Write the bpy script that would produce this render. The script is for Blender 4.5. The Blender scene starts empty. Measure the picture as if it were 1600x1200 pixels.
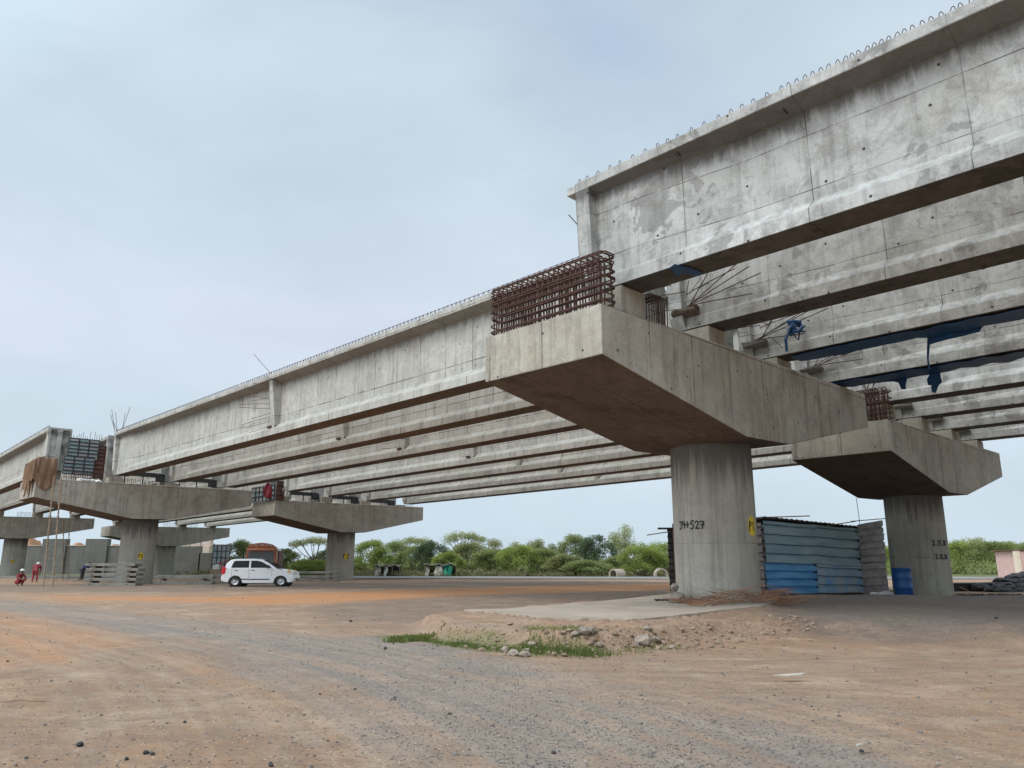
import bpy, math, random
import numpy as np
from mathutils import Vector, Matrix
R = math.radians
D = bpy.data
scene = bpy.context.scene
COL = scene.collection

# ------------------------------------------------------------------ camera, sky, sun, exposure
EYE = 1.3
PITCH = 0.23
FPX = 1201.4          # focal length in photo pixels (1600 wide)
cam_d = D.cameras.new('camera'); cam = D.objects.new('camera', cam_d); COL.objects.link(cam)
cam_d.sensor_width = 36.0; cam_d.lens = 36.0 * FPX / 1600.0
cam_d.clip_start = 0.1; cam_d.clip_end = 5000
cam.location = (0, 0, EYE); cam.rotation_euler = (R(90) + PITCH, 0, 0)
scene.camera = cam

SUN_EL, SUN_AZ = 52.0, 232.0       # azimuth clockwise from +Y: sun behind the camera, to the left
sd = Vector((math.sin(R(SUN_AZ)) * math.cos(R(SUN_EL)), math.cos(R(SUN_AZ)) * math.cos(R(SUN_EL)), math.sin(R(SUN_EL))))
sl = D.lights.new('sun', 'SUN'); so = D.objects.new('sun', sl); COL.objects.link(so)
sl.energy = 1.2; sl.angle = R(24); sl.color = (1.0, 0.95, 0.87)
so.rotation_euler = sd.to_track_quat('Z', 'Y').to_euler()

w = D.worlds.new('World'); scene.world = w; w.use_nodes = True
nt = w.node_tree; nt.nodes.clear()
def wn(t, **k):
    n = nt.nodes.new(t)
    for a, b in k.items(): setattr(n, a, b)
    return n
wo = wn('ShaderNodeOutputWorld'); bg = wn('ShaderNodeBackground')
sky = wn('ShaderNodeTexSky', sky_type='NISHITA', sun_disc=False, sun_elevation=R(SUN_EL), sun_rotation=R(SUN_AZ), altitude=50, air_density=1.2, dust_density=3.0, ozone_density=1.0)
tc = wn('ShaderNodeTexCoord')
mp = wn('ShaderNodeMapping'); mp.inputs['Scale'].default_value = (1.0, 1.0, 2.4); mp.inputs['Location'].default_value = (3.1, 1.7, 0.4)
nz = wn('ShaderNodeTexNoise'); nz.inputs['Scale'].default_value = 1.5; nz.inputs['Detail'].default_value = 5; nz.inputs['Roughness'].default_value = 0.45; nz.inputs['Distortion'].default_value = 0.4
nz2 = wn('ShaderNodeTexNoise'); nz2.inputs['Scale'].default_value = 5; nz2.inputs['Detail'].default_value = 5; nz2.inputs['Roughness'].default_value = 0.5
ramp = wn('ShaderNodeValToRGB'); r = ramp.color_ramp
r.elements[0].position = 0.28; r.elements[0].color = (4.5, 5.5, 6.8, 1)
r.elements[1].position = 0.70; r.elements[1].color = (6.5, 7.1, 8.2, 1)
e_ = r.elements.new(0.47); e_.color = (5.4, 6.5, 7.2, 1)
mixc = wn('ShaderNodeMix', data_type='RGBA'); mixc.inputs[0].default_value = 0.88
m2 = wn('ShaderNodeMix', data_type='RGBA', blend_type='MULTIPLY'); m2.inputs[0].default_value = 1.0
r2 = wn('ShaderNodeMapRange'); r2.inputs[1].default_value = 0.3; r2.inputs[2].default_value = 0.7; r2.inputs[3].default_value = 0.96; r2.inputs[4].default_value = 1.04
# brightening of the cloud layer towards the hidden sun, and a little towards the horizon haze
dotn = wn('ShaderNodeVectorMath', operation='DOT_PRODUCT'); dotn.inputs[1].default_value = sd
mr = wn('ShaderNodeMapRange'); mr.inputs[1].default_value = 0.35; mr.inputs[2].default_value = 1.0; mr.inputs[3].default_value = 1.0; mr.inputs[4].default_value = 2.7
mul = wn('ShaderNodeVectorMath', operation='SCALE')
mul2 = wn('ShaderNodeVectorMath', operation='SCALE')
L = nt.links.new
L(tc.outputs['Generated'], mp.inputs[0]); L(mp.outputs[0], nz.inputs[0]); L(mp.outputs[0], nz2.inputs[0])
L(nz.outputs[0], ramp.inputs[0]); L(sky.outputs[0], mixc.inputs[6]); L(ramp.outputs[0], mixc.inputs[7])
L(nz2.outputs[0], r2.inputs[0])
L(tc.outputs['Generated'], dotn.inputs[0]); L(dotn.outputs['Value'], mr.inputs[0])
sepw = wn('ShaderNodeSeparateXYZ'); L(tc.outputs['Generated'], sepw.inputs[0])
hz = wn('ShaderNodeMapRange'); hz.inputs[1].default_value = 0.0; hz.inputs[2].default_value = 0.30; hz.inputs[3].default_value = 0.75; hz.inputs[4].default_value = 0.0
L(sepw.outputs['Z'], hz.inputs[0]); mixh = wn('ShaderNodeMix', data_type='RGBA'); mixh.inputs[7].default_value = (5.6, 6.7, 7.6, 1)
L(hz.outputs[0], mixh.inputs[0]); L(mixc.outputs[2], mixh.inputs[6])
L(mixh.outputs[2], mul.inputs[0]); L(mr.outputs[0], mul.inputs['Scale'])
L(mul.outputs[0], mul2.inputs[0]); L(r2.outputs[0], mul2.inputs['Scale'])
L(mul2.outputs[0], bg.inputs[0]); bg.inputs[1].default_value = 0.1
L(bg.outputs[0], wo.inputs[0])

scene.view_settings.view_transform = 'Standard'; scene.view_settings.look = 'None'
scene.view_settings.exposure = 0.22; scene.view_settings.gamma = 1; scene.view_settings.use_curve_mapping = False
scene.cycles.max_bounces = 6

rng = random.Random(7)
CP, SP = math.cos(PITCH), math.sin(PITCH)
def ray(px, py):
    a = (px - 800) / FPX; b = -(py - 600) / FPX
    return Vector((a, CP - SP * b, SP + CP * b))
def at(px, py, Y):
    "the point of the place seen at photo pixel px, py at depth Y"
    d = ray(px, py); k = Y / d.y
    return Vector((d.x * k, Y, EYE + d.z * k))
def gat(px, py, z=0.15):
    d = ray(px, py); k = (z - EYE) / d.z
    return Vector((d.x * k, d.y * k, z))

# ------------------------------------------------------------------ bridge frame (x = across v, y = along u, z = w)
PSI = 0.7758
O = Vector((1.6867, 13.8642, 4.8305 + EYE))
def BW(u, v, wz=0.0):
    return Vector((O.x - math.sin(PSI) * u + math.cos(PSI) * v, O.y + math.cos(PSI) * u + math.sin(PSI) * v, O.z + wz))
CB, CL, CE, CM, CB1, CMF, CF = 3.24, 12.557, 1.009, 1.978, 5.229, 0.046, 0.0127
def plane_v(px, py, v):
    "(u, w) where the sight line meets the bridge-frame plane v = const"
    n = Vector((math.cos(PSI), math.sin(PSI), 0)); d = ray(px, py); c = Vector((0, 0, EYE))
    k = (v - (c - O).dot(n)) / d.dot(n); P = c + d * k - O
    return (-math.sin(PSI) * P.x + math.cos(PSI) * P.y, P.z)

# ------------------------------------------------------------------ mesh helper
class MB:
    def __init__(s): s.v = []; s.f = []
    def add(s, vs, fs):
        o = len(s.v); s.v += [tuple(v) for v in vs]; s.f += [tuple(o + i for i in f) for f in fs]; return s
    def box(s, x0, x1, y0, y1, z0, z1, M=None):
        vs = [Vector(p) for p in ((x0,y0,z0),(x1,y0,z0),(x1,y1,z0),(x0,y1,z0),(x0,y0,z1),(x1,y0,z1),(x1,y1,z1),(x0,y1,z1))]
        if M is not None: vs = [M @ v for v in vs]
        return s.add(vs, [(0,3,2,1),(4,5,6,7),(0,1,5,4),(1,2,6,5),(2,3,7,6),(3,0,4,7)])
    def prism(s, poly, a0, a1, axis='x', scale1=None, M=None):
        "poly extruded along axis; poly gives the other two coordinates in order"
        def P(p, a):
            if axis == 'x': return Vector((a, p[0], p[1]))
            if axis == 'y': return Vector((p[0], a, p[1]))
            return Vector((p[0], p[1], a))
        n = len(poly); q = scale1 or poly
        vs = [P(p, a0) for p in poly] + [P(p, a1) for p in q]
        if M is not None: vs = [M @ v for v in vs]
        fs = [tuple(range(n))[::-1], tuple(range(n, 2 * n))] + [(i, (i + 1) % n, n + (i + 1) % n, n + i) for i in range(n)]
        return s.add(vs, fs)
    def tube(s, pts, r, n=6, r1=None, cap=True):
        pts = [Vector(p) for p in pts]; m = len(pts); vs = []; fs = []
        up = None
        for i, p in enumerate(pts):
            t = (pts[min(i + 1, m - 1)] - pts[max(i - 1, 0)]).normalized()
            if up is None: up = Vector((0, 0, 1)) if abs(t.z) < .9 else Vector((1, 0, 0))
            a = t.cross(up).normalized(); b = a.cross(t).normalized(); up = b
            rr = r if r1 is None else r + (r1 - r) * i / (m - 1)
            for k in range(n):
                an = 2 * math.pi * k / n; vs.append(p + (a * math.cos(an) + b * math.sin(an)) * rr)
        for i in range(m - 1):
            for k in range(n):
                fs.append((i * n + k, i * n + (k + 1) % n, (i + 1) * n + (k + 1) % n, (i + 1) * n + k))
        if cap: fs += [tuple(range(n))[::-1], tuple((m - 1) * n + k for k in range(n))]
        return s.add(vs, fs)
    def lathe(s, prof, n=32, cx=0, cy=0, M=None):
        vs = []; fs = []
        for (rr, z) in prof:
            for k in range(n):
                a = 2 * math.pi * k / n; vs.append(Vector((cx + rr * math.cos(a), cy + rr * math.sin(a), z)))
        if M is not None: vs = [M @ v for v in vs]
        for i in range(len(prof) - 1):
            for k in range(n): fs.append((i * n + k, i * n + (k + 1) % n, (i + 1) * n + (k + 1) % n, (i + 1) * n + k))
        return s.add(vs, fs)
    def loft(s, secs, closed=True, caps=True):
        n = len(secs[0]); vs = [p for c in secs for p in c]; fs = []
        for i in range(len(secs) - 1):
            for k in range(n if closed else n - 1):
                fs.append((i * n + k, i * n + (k + 1) % n, (i + 1) * n + (k + 1) % n, (i + 1) * n + k))
        if caps: fs += [tuple(range(n))[::-1], tuple((len(secs) - 1) * n + k for k in range(n))]
        return s.add(vs, fs)
    def rock(s, c, r, rnd, n=1, flat=.7):
        import itertools
        t = (1 + 5 ** .5) / 2
        vs = [Vector(p).normalized() for p in ((-1,t,0),(1,t,0),(-1,-t,0),(1,-t,0),(0,-1,t),(0,1,t),(0,-1,-t),(0,1,-t),(t,0,-1),(t,0,1),(-t,0,-1),(-t,0,1))]
        fs = [(0,11,5),(0,5,1),(0,1,7),(0,7,10),(0,10,11),(1,5,9),(5,11,4),(11,10,2),(10,7,6),(7,1,8),(3,9,4),(3,4,2),(3,2,6),(3,6,8),(3,8,9),(4,9,5),(2,4,11),(6,2,10),(8,6,7),(9,8,1)]
        sx, sy, sz = rnd.uniform(.7, 1.2), rnd.uniform(.7, 1.2), flat * rnd.uniform(.7, 1.1); a = rnd.uniform(0, 6.3); ca, sa = math.cos(a), math.sin(a)
        out = []
        for v in vs:
            k = r * rnd.uniform(.72, 1.12); x, y, z = v.x * sx * k, v.y * sy * k, v.z * sz * k
            out.append(Vector((c[0] + x * ca - y * sa, c[1] + x * sa + y * ca, c[2] + z)))
        return s.add(out, fs)
    def build(s, name, mat, parent=None, smooth=False, bevel=0, loc=None, rot=None, recalc=True, seg=2):
        me = D.meshes.new(name); me.from_pydata(s.v, [], s.f); me.update()
        if recalc:
            import bmesh
            b = bmesh.new(); b.from_mesh(me); bmesh.ops.recalc_face_normals(b, faces=b.faces)
            b.to_mesh(me); b.free()
        return mkobj(name, me, mat, parent, smooth, bevel, loc, rot, seg)
def mkobj(name, me, mat, parent=None, smooth=False, bevel=0, loc=None, rot=None, seg=2):
    if mat is not None and not me.materials: me.materials.append(mat)
    o = D.objects.new(name, me); COL.objects.link(o)
    if smooth:
        me.polygons.foreach_set('use_smooth', [True] * len(me.polygons))
        try: me.set_sharp_from_angle(angle=R(38))
        except Exception: pass
    if parent is not None: o.parent = parent
    if loc is not None: o.location = loc
    if rot is not None: o.rotation_euler = rot
    if bevel:
        m = o.modifiers.new('bevel', 'BEVEL'); m.width = bevel; m.segments = seg; m.limit_method = 'ANGLE'; m.angle_limit = R(35)
    return o
def tag(o, label=None, cat=None, group=None, kind=None):
    if label: o['label'] = label
    if cat: o['category'] = cat
    if group: o['group'] = group
    if kind: o['kind'] = kind
    elif label: o['kind'] = 'thing'
    return o
def thing(name, label, cat, loc=(0,0,0), rz=0.0, group=None, rx=0.0):
    o = D.objects.new(name, None); COL.objects.link(o); o.empty_display_size = .3
    o.location = loc; o.rotation_euler = (rx, 0, rz)
    return tag(o, label, cat, group)
def inst(src, name, parent=None, loc=None, rot=None, scale=None):
    o = src.copy(); o.name = name; COL.objects.link(o); o.parent = parent
    if loc is not None: o.location = loc
    if rot is not None: o.rotation_euler = rot
    if scale is not None: o.scale = scale
    return o

# ------------------------------------------------------------------ materials
def newmat(name, rough=.8, metal=0.0, color=(.5,.5,.5)):
    m = D.materials.new(name); m.use_nodes = True; t = m.node_tree
    b = t.nodes['Principled BSDF']; b.inputs['Base Color'].default_value = (*color, 1)
    b.inputs['Roughness'].default_value = rough; b.inputs['Metallic'].default_value = metal
    return m, t, b
def N(t, ty, **k):
    n = t.nodes.new(ty)
    for a, b in k.items():
        if a.startswith('i_'): n.inputs[a[2:].replace('_', ' ')].default_value = b
        else: setattr(n, a, b)
    return n
def ramp_of(t, pts):
    n = t.nodes.new('ShaderNodeValToRGB'); r = n.color_ramp
    while len(r.elements) < len(pts): r.elements.new(.5)
    for e, (p, c) in zip(r.elements, pts):
        e.position = p; e.color = (c, c, c, 1) if isinstance(c, (int, float)) else (*c, 1)
    return n
def mixrgb(t, fac, a, b, blend='MIX'):
    n = N(t, 'ShaderNodeMix', data_type='RGBA', blend_type=blend); l = t.links.new
    for s, v in ((0, fac), (6, a), (7, b)):
        if hasattr(v, 'type') and hasattr(v, 'links'): l(v, n.inputs[s])
        elif s == 0: n.inputs[0].default_value = v
        else: n.inputs[s].default_value = (*v, 1)
    return n.outputs[2]
def varied(name, c1, c2, scale=4, rough=.8, metal=0, bump=.2, detail=6, stretch=(1,1,1), spec=None):
    m, t, b = newmat(name, rough, metal); l = t.links.new
    tc = N(t, 'ShaderNodeTexCoord'); oi = N(t, 'ShaderNodeObjectInfo')
    ad = N(t, 'ShaderNodeVectorMath', operation='ADD'); sc = N(t, 'ShaderNodeVectorMath', operation='SCALE'); sc.inputs[0].default_value = (37, 19, 53)
    l(oi.outputs['Random'], sc.inputs['Scale']); l(tc.outputs['Object'], ad.inputs[0]); l(sc.outputs[0], ad.inputs[1])
    mp = N(t, 'ShaderNodeMapping'); mp.inputs['Scale'].default_value = stretch; l(ad.outputs[0], mp.inputs[0])
    n = N(t, 'ShaderNodeTexNoise'); n.inputs['Scale'].default_value = scale; n.inputs['Detail'].default_value = detail; n.inputs['Roughness'].default_value = .65
    l(mp.outputs[0], n.inputs[0]); r = ramp_of(t, [(.33, 0.0), (.67, 1.0)]); l(n.outputs[0], r.inputs[0])
    l(mixrgb(t, r.outputs[0], c1, c2), b.inputs['Base Color'])
    if bump:
        bm = N(t, 'ShaderNodeBump'); bm.inputs['Strength'].default_value = bump; bm.inputs['Distance'].default_value = .02
        l(n.outputs[0], bm.inputs['Height']); l(bm.outputs[0], b.inputs['Normal'])
    if spec is not None: b.inputs['Specular IOR Level'].default_value = spec
    return m

def concrete(name, base, light, dark, bw=2.45, rh=1.1, mode='y', streak=.5, joint=.6, seam=.010, blotch=.6, warm=(.42,.34,.25), warmamt=.2, topstain=None, holes=True, offs=.5, zshift=0.0, damp=0.0):
    """cast concrete: shutter panel joints and tints, pour streaks, laitance, tie holes. mode: y (girder), xy (cap), cyl (column)"""
    m, t, b = newmat(name, .86); l = t.links.new
    b.inputs['Specular IOR Level'].default_value = .25
    tc = N(t, 'ShaderNodeTexCoord'); oi = N(t, 'ShaderNodeObjectInfo')
    sep = N(t, 'ShaderNodeSeparateXYZ'); l(tc.outputs['Object'], sep.inputs[0])
    comb = N(t, 'ShaderNodeCombineXYZ')
    if mode == 'y': l(sep.outputs['Y'], comb.inputs[0])
    elif mode == 'flat': l(sep.outputs['X'], comb.inputs[0])
    elif mode == 'xy':
        a = N(t, 'ShaderNodeMath', operation='ADD'); l(sep.outputs['X'], a.inputs[0]); l(sep.outputs['Y'], a.inputs[1]); l(a.outputs[0], comb.inputs[0])
    else:
        a = N(t, 'ShaderNodeMath', operation='ARCTAN2'); l(sep.outputs['Y'], a.inputs[0]); l(sep.outputs['X'], a.inputs[1]); l(a.outputs[0], comb.inputs[0])
    zz = N(t, 'ShaderNodeMath', operation='ADD'); l(sep.outputs['Z'], zz.inputs[0]); zz.inputs[1].default_value = zshift
    l(sep.outputs['Y'] if mode == 'flat' else zz.outputs[0], comb.inputs[1])
    # random offset per object
    sc = N(t, 'ShaderNodeVectorMath', operation='SCALE'); sc.inputs[0].default_value = (41, 23, 0); l(oi.outputs['Random'], sc.inputs['Scale'])
    rofs = N(t, 'ShaderNodeVectorMath', operation='ADD'); l(tc.outputs['Object'], rofs.inputs[0]); l(sc.outputs[0], rofs.inputs[1])
    # wobble of joints
    wob = N(t, 'ShaderNodeTexNoise'); wob.inputs['Scale'].default_value = 1.3; wob.inputs['Detail'].default_value = 2; l(rofs.outputs[0], wob.inputs[0])
    ws = N(t, 'ShaderNodeVectorMath', operation='MULTIPLY_ADD'); l(wob.outputs['Color'], ws.inputs[0]); ws.inputs[1].default_value = (.018, .018, 0); l(comb.outputs[0], ws.inputs[2])
    br = N(t, 'ShaderNodeTexBrick'); br.offset = offs; br.squash = 1.0
    br.inputs['Scale'].default_value = 1; br.inputs['Mortar Size'].default_value = seam; br.inputs['Mortar Smooth'].default_value = .4
    br.inputs['Brick Width'].default_value = bw; br.inputs['Row Height'].default_value = rh
    br.inputs['Color1'].default_value = (.0,.0,.0,1); br.inputs['Color2'].default_value = (1,1,1,1); br.inputs['Mortar'].default_value = (.5,.5,.5,1)
    l(ws.outputs[0], br.inputs['Vector'])
    def noise(scale, detail=6, rough=.6, vec=None, dist=0):
        n = N(t, 'ShaderNodeTexNoise'); n.inputs['Scale'].default_value = scale; n.inputs['Detail'].default_value = detail; n.inputs['Roughness'].default_value = rough
        n.inputs['Distortion'].default_value = dist; l((vec or rofs.outputs[0]), n.inputs[0]); return n.outputs[0]
    mpz = N(t, 'ShaderNodeMapping'); mpz.inputs['Scale'].default_value = (5, 5, .35); l(rofs.outputs[0], mpz.inputs[0])
    big = ramp_of(t, [(.36, 0.0), (.66, 1.0)]); l(noise(.6, 7, .72, dist=.2), big.inputs[0])
    med = ramp_of(t, [(.46, 0.0), (.60, 1.0)]); l(noise(2.1, 8, .78, dist=.35), med.inputs[0])
    fine = noise(22, 6, .75)
    stv = noise(1.1, 5, .7, mpz.outputs[0]); st = ramp_of(t, [(.50, 0.0), (.72, 1.0)]); l(stv, st.inputs[0])
    c = mixrgb(t, big.outputs[0], base, light)
    # panel tint
    pm = N(t, 'ShaderNodeMath', operation='MULTIPLY'); l(br.outputs['Color'], pm.inputs[0]); pm.inputs[1].default_value = .32
    c = mixrgb(t, pm.outputs[0], c, tuple(.5 * (a + d) for a, d in zip(base, dark)))
    bm_ = N(t, 'ShaderNodeMath', operation='MULTIPLY'); l(med.outputs[0], bm_.inputs[0]); bm_.inputs[1].default_value = blotch * .55
    c = mixrgb(t, bm_.outputs[0], c, dark)
    wv = ramp_of(t, [(.58, 0.0), (.72, 1.0)]); l(noise(.9, 4, .6), wv.inputs[0])
    wm = N(t, 'ShaderNodeMath', operation='MULTIPLY'); l(wv.outputs[0], wm.inputs[0]); wm.inputs[1].default_value = warmamt
    c = mixrgb(t, wm.outputs[0], c, warm)
    sm = N(t, 'ShaderNodeMath', operation='MULTIPLY'); l(st.outputs[0], sm.inputs[0]); sm.inputs[1].default_value = streak
    c = mixrgb(t, sm.outputs[0], c, tuple(.62 * a for a in dark))
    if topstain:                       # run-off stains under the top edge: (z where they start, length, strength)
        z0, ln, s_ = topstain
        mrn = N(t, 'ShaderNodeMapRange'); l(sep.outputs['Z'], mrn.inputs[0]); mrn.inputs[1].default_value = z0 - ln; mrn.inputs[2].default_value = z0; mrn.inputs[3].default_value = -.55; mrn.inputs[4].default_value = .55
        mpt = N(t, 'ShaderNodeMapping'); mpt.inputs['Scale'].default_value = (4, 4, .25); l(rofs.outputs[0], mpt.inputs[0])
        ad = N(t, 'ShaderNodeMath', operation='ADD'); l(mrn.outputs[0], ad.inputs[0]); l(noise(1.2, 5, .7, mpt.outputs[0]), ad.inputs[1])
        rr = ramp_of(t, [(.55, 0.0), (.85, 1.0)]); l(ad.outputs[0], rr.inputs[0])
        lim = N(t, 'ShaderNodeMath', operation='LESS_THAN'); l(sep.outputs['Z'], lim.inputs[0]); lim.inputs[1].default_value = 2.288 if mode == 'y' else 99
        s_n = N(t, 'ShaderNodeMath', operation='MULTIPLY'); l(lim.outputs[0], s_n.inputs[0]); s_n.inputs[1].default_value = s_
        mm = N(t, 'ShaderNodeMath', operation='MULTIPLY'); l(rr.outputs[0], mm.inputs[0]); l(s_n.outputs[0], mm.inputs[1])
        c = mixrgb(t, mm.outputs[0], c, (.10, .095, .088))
    if damp:                           # crisp damp or patched areas
        dmp = ramp_of(t, [(.585, 0.0), (.60, 1.0)]); l(noise(.75, 7, .62, dist=.25), dmp.inputs[0])
        dm2 = N(t, 'ShaderNodeMath', operation='MULTIPLY'); l(dmp.outputs[0], dm2.inputs[0]); dm2.inputs[1].default_value = damp
        c = mixrgb(t, dm2.outputs[0], c, tuple(.75 * k for k in dark))
    # joints, broken up
    jn = ramp_of(t, [(.38, .25), (.6, 1.0)]); l(noise(1.7, 3, .5), jn.inputs[0])
    jm = N(t, 'ShaderNodeMath', operation='MULTIPLY'); l(br.outputs['Fac'], jm.inputs[0]); l(jn.outputs[0], jm.inputs[1])
    jm2 = N(t, 'ShaderNodeMath', operation='MULTIPLY'); l(jm.outputs[0], jm2.inputs[0]); jm2.inputs[1].default_value = joint
    c = mixrgb(t, jm2.outputs[0], c, tuple(.33 * a for a in dark))
    if holes:
        vo = N(t, 'ShaderNodeTexVoronoi'); vo.voronoi_dimensions = '2D'; vo.inputs['Scale'].default_value = .95; vo.inputs['Randomness'].default_value = .75; l(comb.outputs[0], vo.inputs['Vector'])
        hr = ramp_of(t, [(.020, 1.0), (.028, 0.0)]); l(vo.outputs['Distance'], hr.inputs[0])
        c = mixrgb(t, hr.outputs[0], c, (.05, .047, .042))
        vo2 = N(t, 'ShaderNodeTexVoronoi'); vo2.voronoi_dimensions = '3D'; vo2.inputs['Scale'].default_value = 9; l(rofs.outputs[0], vo2.inputs['Vector'])
        h2 = ramp_of(t, [(.05, .7), (.09, 0.0)]); l(vo2.outputs['Distance'], h2.inputs[0])
        c = mixrgb(t, h2.outputs[0], c, tuple(.4 * a for a in dark))
    ff = ramp_of(t, [(.3, .86), (.7, 1.1)]); l(fine, ff.inputs[0])
    c = mixrgb(t, 1.0, c, ff.outputs[0], 'MULTIPLY')
    l(c, b.inputs['Base Color'])
    h = N(t, 'ShaderNodeMath', operation='MULTIPLY_ADD'); l(jm.outputs[0], h.inputs[0]); h.inputs[1].default_value = -1.2; l(fine, h.inputs[2])
    h2_ = N(t, 'ShaderNodeMath', operation='MULTIPLY_ADD'); l(med.outputs[0], h2_.inputs[0]); h2_.inputs[1].default_value = -.5; l(h.outputs[0], h2_.inputs[2])
    bm = N(t, 'ShaderNodeBump'); bm.inputs['Strength'].default_value = .35; bm.inputs['Distance'].default_value = .012
    l(h2_.outputs[0], bm.inputs['Height']); l(bm.outputs[0], b.inputs['Normal'])
    return m

MAT = {}
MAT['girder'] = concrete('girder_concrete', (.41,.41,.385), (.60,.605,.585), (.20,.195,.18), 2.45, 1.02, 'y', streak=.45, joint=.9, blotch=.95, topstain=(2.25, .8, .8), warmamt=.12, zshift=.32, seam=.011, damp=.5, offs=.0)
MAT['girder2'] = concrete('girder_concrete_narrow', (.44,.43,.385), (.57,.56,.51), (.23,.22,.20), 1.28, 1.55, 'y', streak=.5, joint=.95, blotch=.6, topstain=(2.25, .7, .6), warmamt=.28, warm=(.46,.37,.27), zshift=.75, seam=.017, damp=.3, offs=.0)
MAT['cap'] = concrete('cap_concrete', (.40,.365,.305), (.52,.485,.41), (.21,.19,.16), 1.55, 2.7, 'xy', streak=.55, blotch=.6, damp=.18, warm=(.46,.36,.24), warmamt=.3, zshift=.0, seam=.016, joint=.8)
MAT['column'] = concrete('column_concrete', (.36,.33,.275), (.46,.43,.365), (.20,.185,.155), 1.57, 2.6, 'cyl', holes=False, streak=.5, blotch=.35, warm=(.42,.35,.24), warmamt=.3, topstain=(3.85, 2.6, .85), zshift=1.21, seam=.008)
MAT['soffit'] = concrete('stain_and_shade_soffit', (.115,.085,.066), (.165,.125,.10), (.065,.046,.036), 2.44, 1.08, 'flat', streak=.3, blotch=.7, joint=.9, seam=.014, holes=False, warmamt=.0, damp=.3)  # mottled form stain, darkened further: underside shade put into the colour
MAT['soffit2'] = concrete('grey_stain_and_shade_soffit', (.085,.078,.072), (.15,.138,.125), (.05,.045,.042), 3.0, 4.9, 'flat', streak=.3, blotch=.9, joint=.8, holes=False, warmamt=.0, damp=.5)  # grey version for right-span girders, underside shade also mixed into these colours
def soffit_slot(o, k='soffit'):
    "bottom faces get form-stain colours deepened with painted underside shade"
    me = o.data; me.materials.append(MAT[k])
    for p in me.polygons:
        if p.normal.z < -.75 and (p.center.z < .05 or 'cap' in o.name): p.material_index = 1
MAT['stackconc'] = varied('dirty_precast', (.17,.16,.14), (.29,.275,.24), 2.2, .9)
MAT['oldconc'] = varied('weathered_concrete', (.25,.235,.21), (.38,.36,.32), 2.2, .9)
MAT['darkwall'] = concrete('wall_concrete', (.15,.145,.13), (.20,.19,.17), (.09,.085,.075), 2.4, 1.6, 'xy', streak=.4, blotch=.4, holes=False)
MAT['coping'] = varied('pinkish_cement', (.52,.40,.33), (.62,.50,.42), 2, .9)
MAT['rag0'] = varied('dirty_paper', (.38,.33,.27), (.52,.47,.40), 5, .9)
MAT['rust'] = varied('rusty_steel', (.05,.026,.022), (.12,.055,.038), 14, .75, .25)
MAT['greysteel'] = varied('dull_grey_bar', (.16,.14,.125), (.28,.25,.22), 8, .6, .3)
MAT['blue'] = varied('blue_plastic_sheet', (.003,.035,.12), (.008,.08,.21), 3, .45, 0, .5)
MAT['drum'] = varied('blue_drum_plastic', (.006,.055,.20), (.012,.09,.28), 3, .4, 0, .1)
MAT['burlap'] = varied('brown_burlap', (.16,.095,.06), (.30,.19,.12), 5, .95, 0, .9, stretch=(3,3,.5))
MAT['form'] = varied('blue_grey_steel_form', (.10,.135,.155), (.26,.30,.30), 1.6, .55, .3)
MAT['formrib'] = varied('dark_steel_rib', (.03,.033,.037), (.07,.07,.072), 5, .6, .3)
MAT['rustform'] = varied('rusted_form_panel', (.12,.05,.04), (.22,.12,.095), 3, .8, .1)
MAT['darksteel'] = varied('dark_prop_steel', (.025,.027,.03), (.07,.07,.075), 4, .6, .3)
MAT['white'] = varied('white_sheet', (.62,.62,.60), (.78,.78,.76), 5, .8)
MAT['yellow'] = varied('yellow_paint', (.62,.42,.02), (.75,.52,.03), 9, .7)
MAT['black'] = newmat('black_paint', .7, 0, (.018,.016,.015))[0]
MAT['wood'] = varied('old_timber', (.20,.14,.095), (.36,.27,.19), 6, .9, 0, .3, stretch=(1,1,.2))
MAT['oldwood'] = varied('dark_wet_timber', (.06,.045,.038), (.15,.11,.085), 6, .9)
MAT['brush'] = varied('dry_brushwood', (.16,.075,.045), (.38,.22,.13), 3, .95)
MAT['rockm'] = varied('rubble_rock', (.19,.15,.12), (.38,.32,.26), 7, .95, 0, .8)
MAT['blackrub'] = varied('black_rubble', (.022,.022,.025), (.085,.08,.08), 5, .85, 0, .7)

# ------------------------------------------------------------------ ground
def sstep(a, b, x):
    t = np.clip((x - a) / (b - a), 0, 1); return t * t * (3 - 2 * t)
def polydist(X, Y, P):
    "signed distance (inside negative) to polygon P"
    d = np.full(X.shape, 1e9); ins = np.zeros(X.shape, bool); n = len(P)
    for i in range(n):
        ax, ay = P[i]; bx, by = P[(i + 1) % n]; ex, ey = bx - ax, by - ay
        t = np.clip(((X - ax) * ex + (Y - ay) * ey) / (ex * ex + ey * ey), 0, 1)
        d = np.minimum(d, np.hypot(X - ax - t * ex, Y - ay - t * ey))
        c = ((ay > Y) != (by > Y)) & (X < (bx - ax) * (Y - ay) / (by - ay + 1e-12) + ax); ins ^= c
    return np.where(ins, -d, d)
def linedist(X, Y, P):
    d = np.full(X.shape, 1e9)
    for i in range(len(P) - 1):
        ax, ay = P[i]; bx, by = P[i + 1]; ex, ey = bx - ax, by - ay
        t = np.clip(((X - ax) * ex + (Y - ay) * ey) / (ex * ex + ey * ey), 0, 1)
        d = np.minimum(d, np.hypot(X - ax - t * ex, Y - ay - t * ey))
    return d
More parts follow.
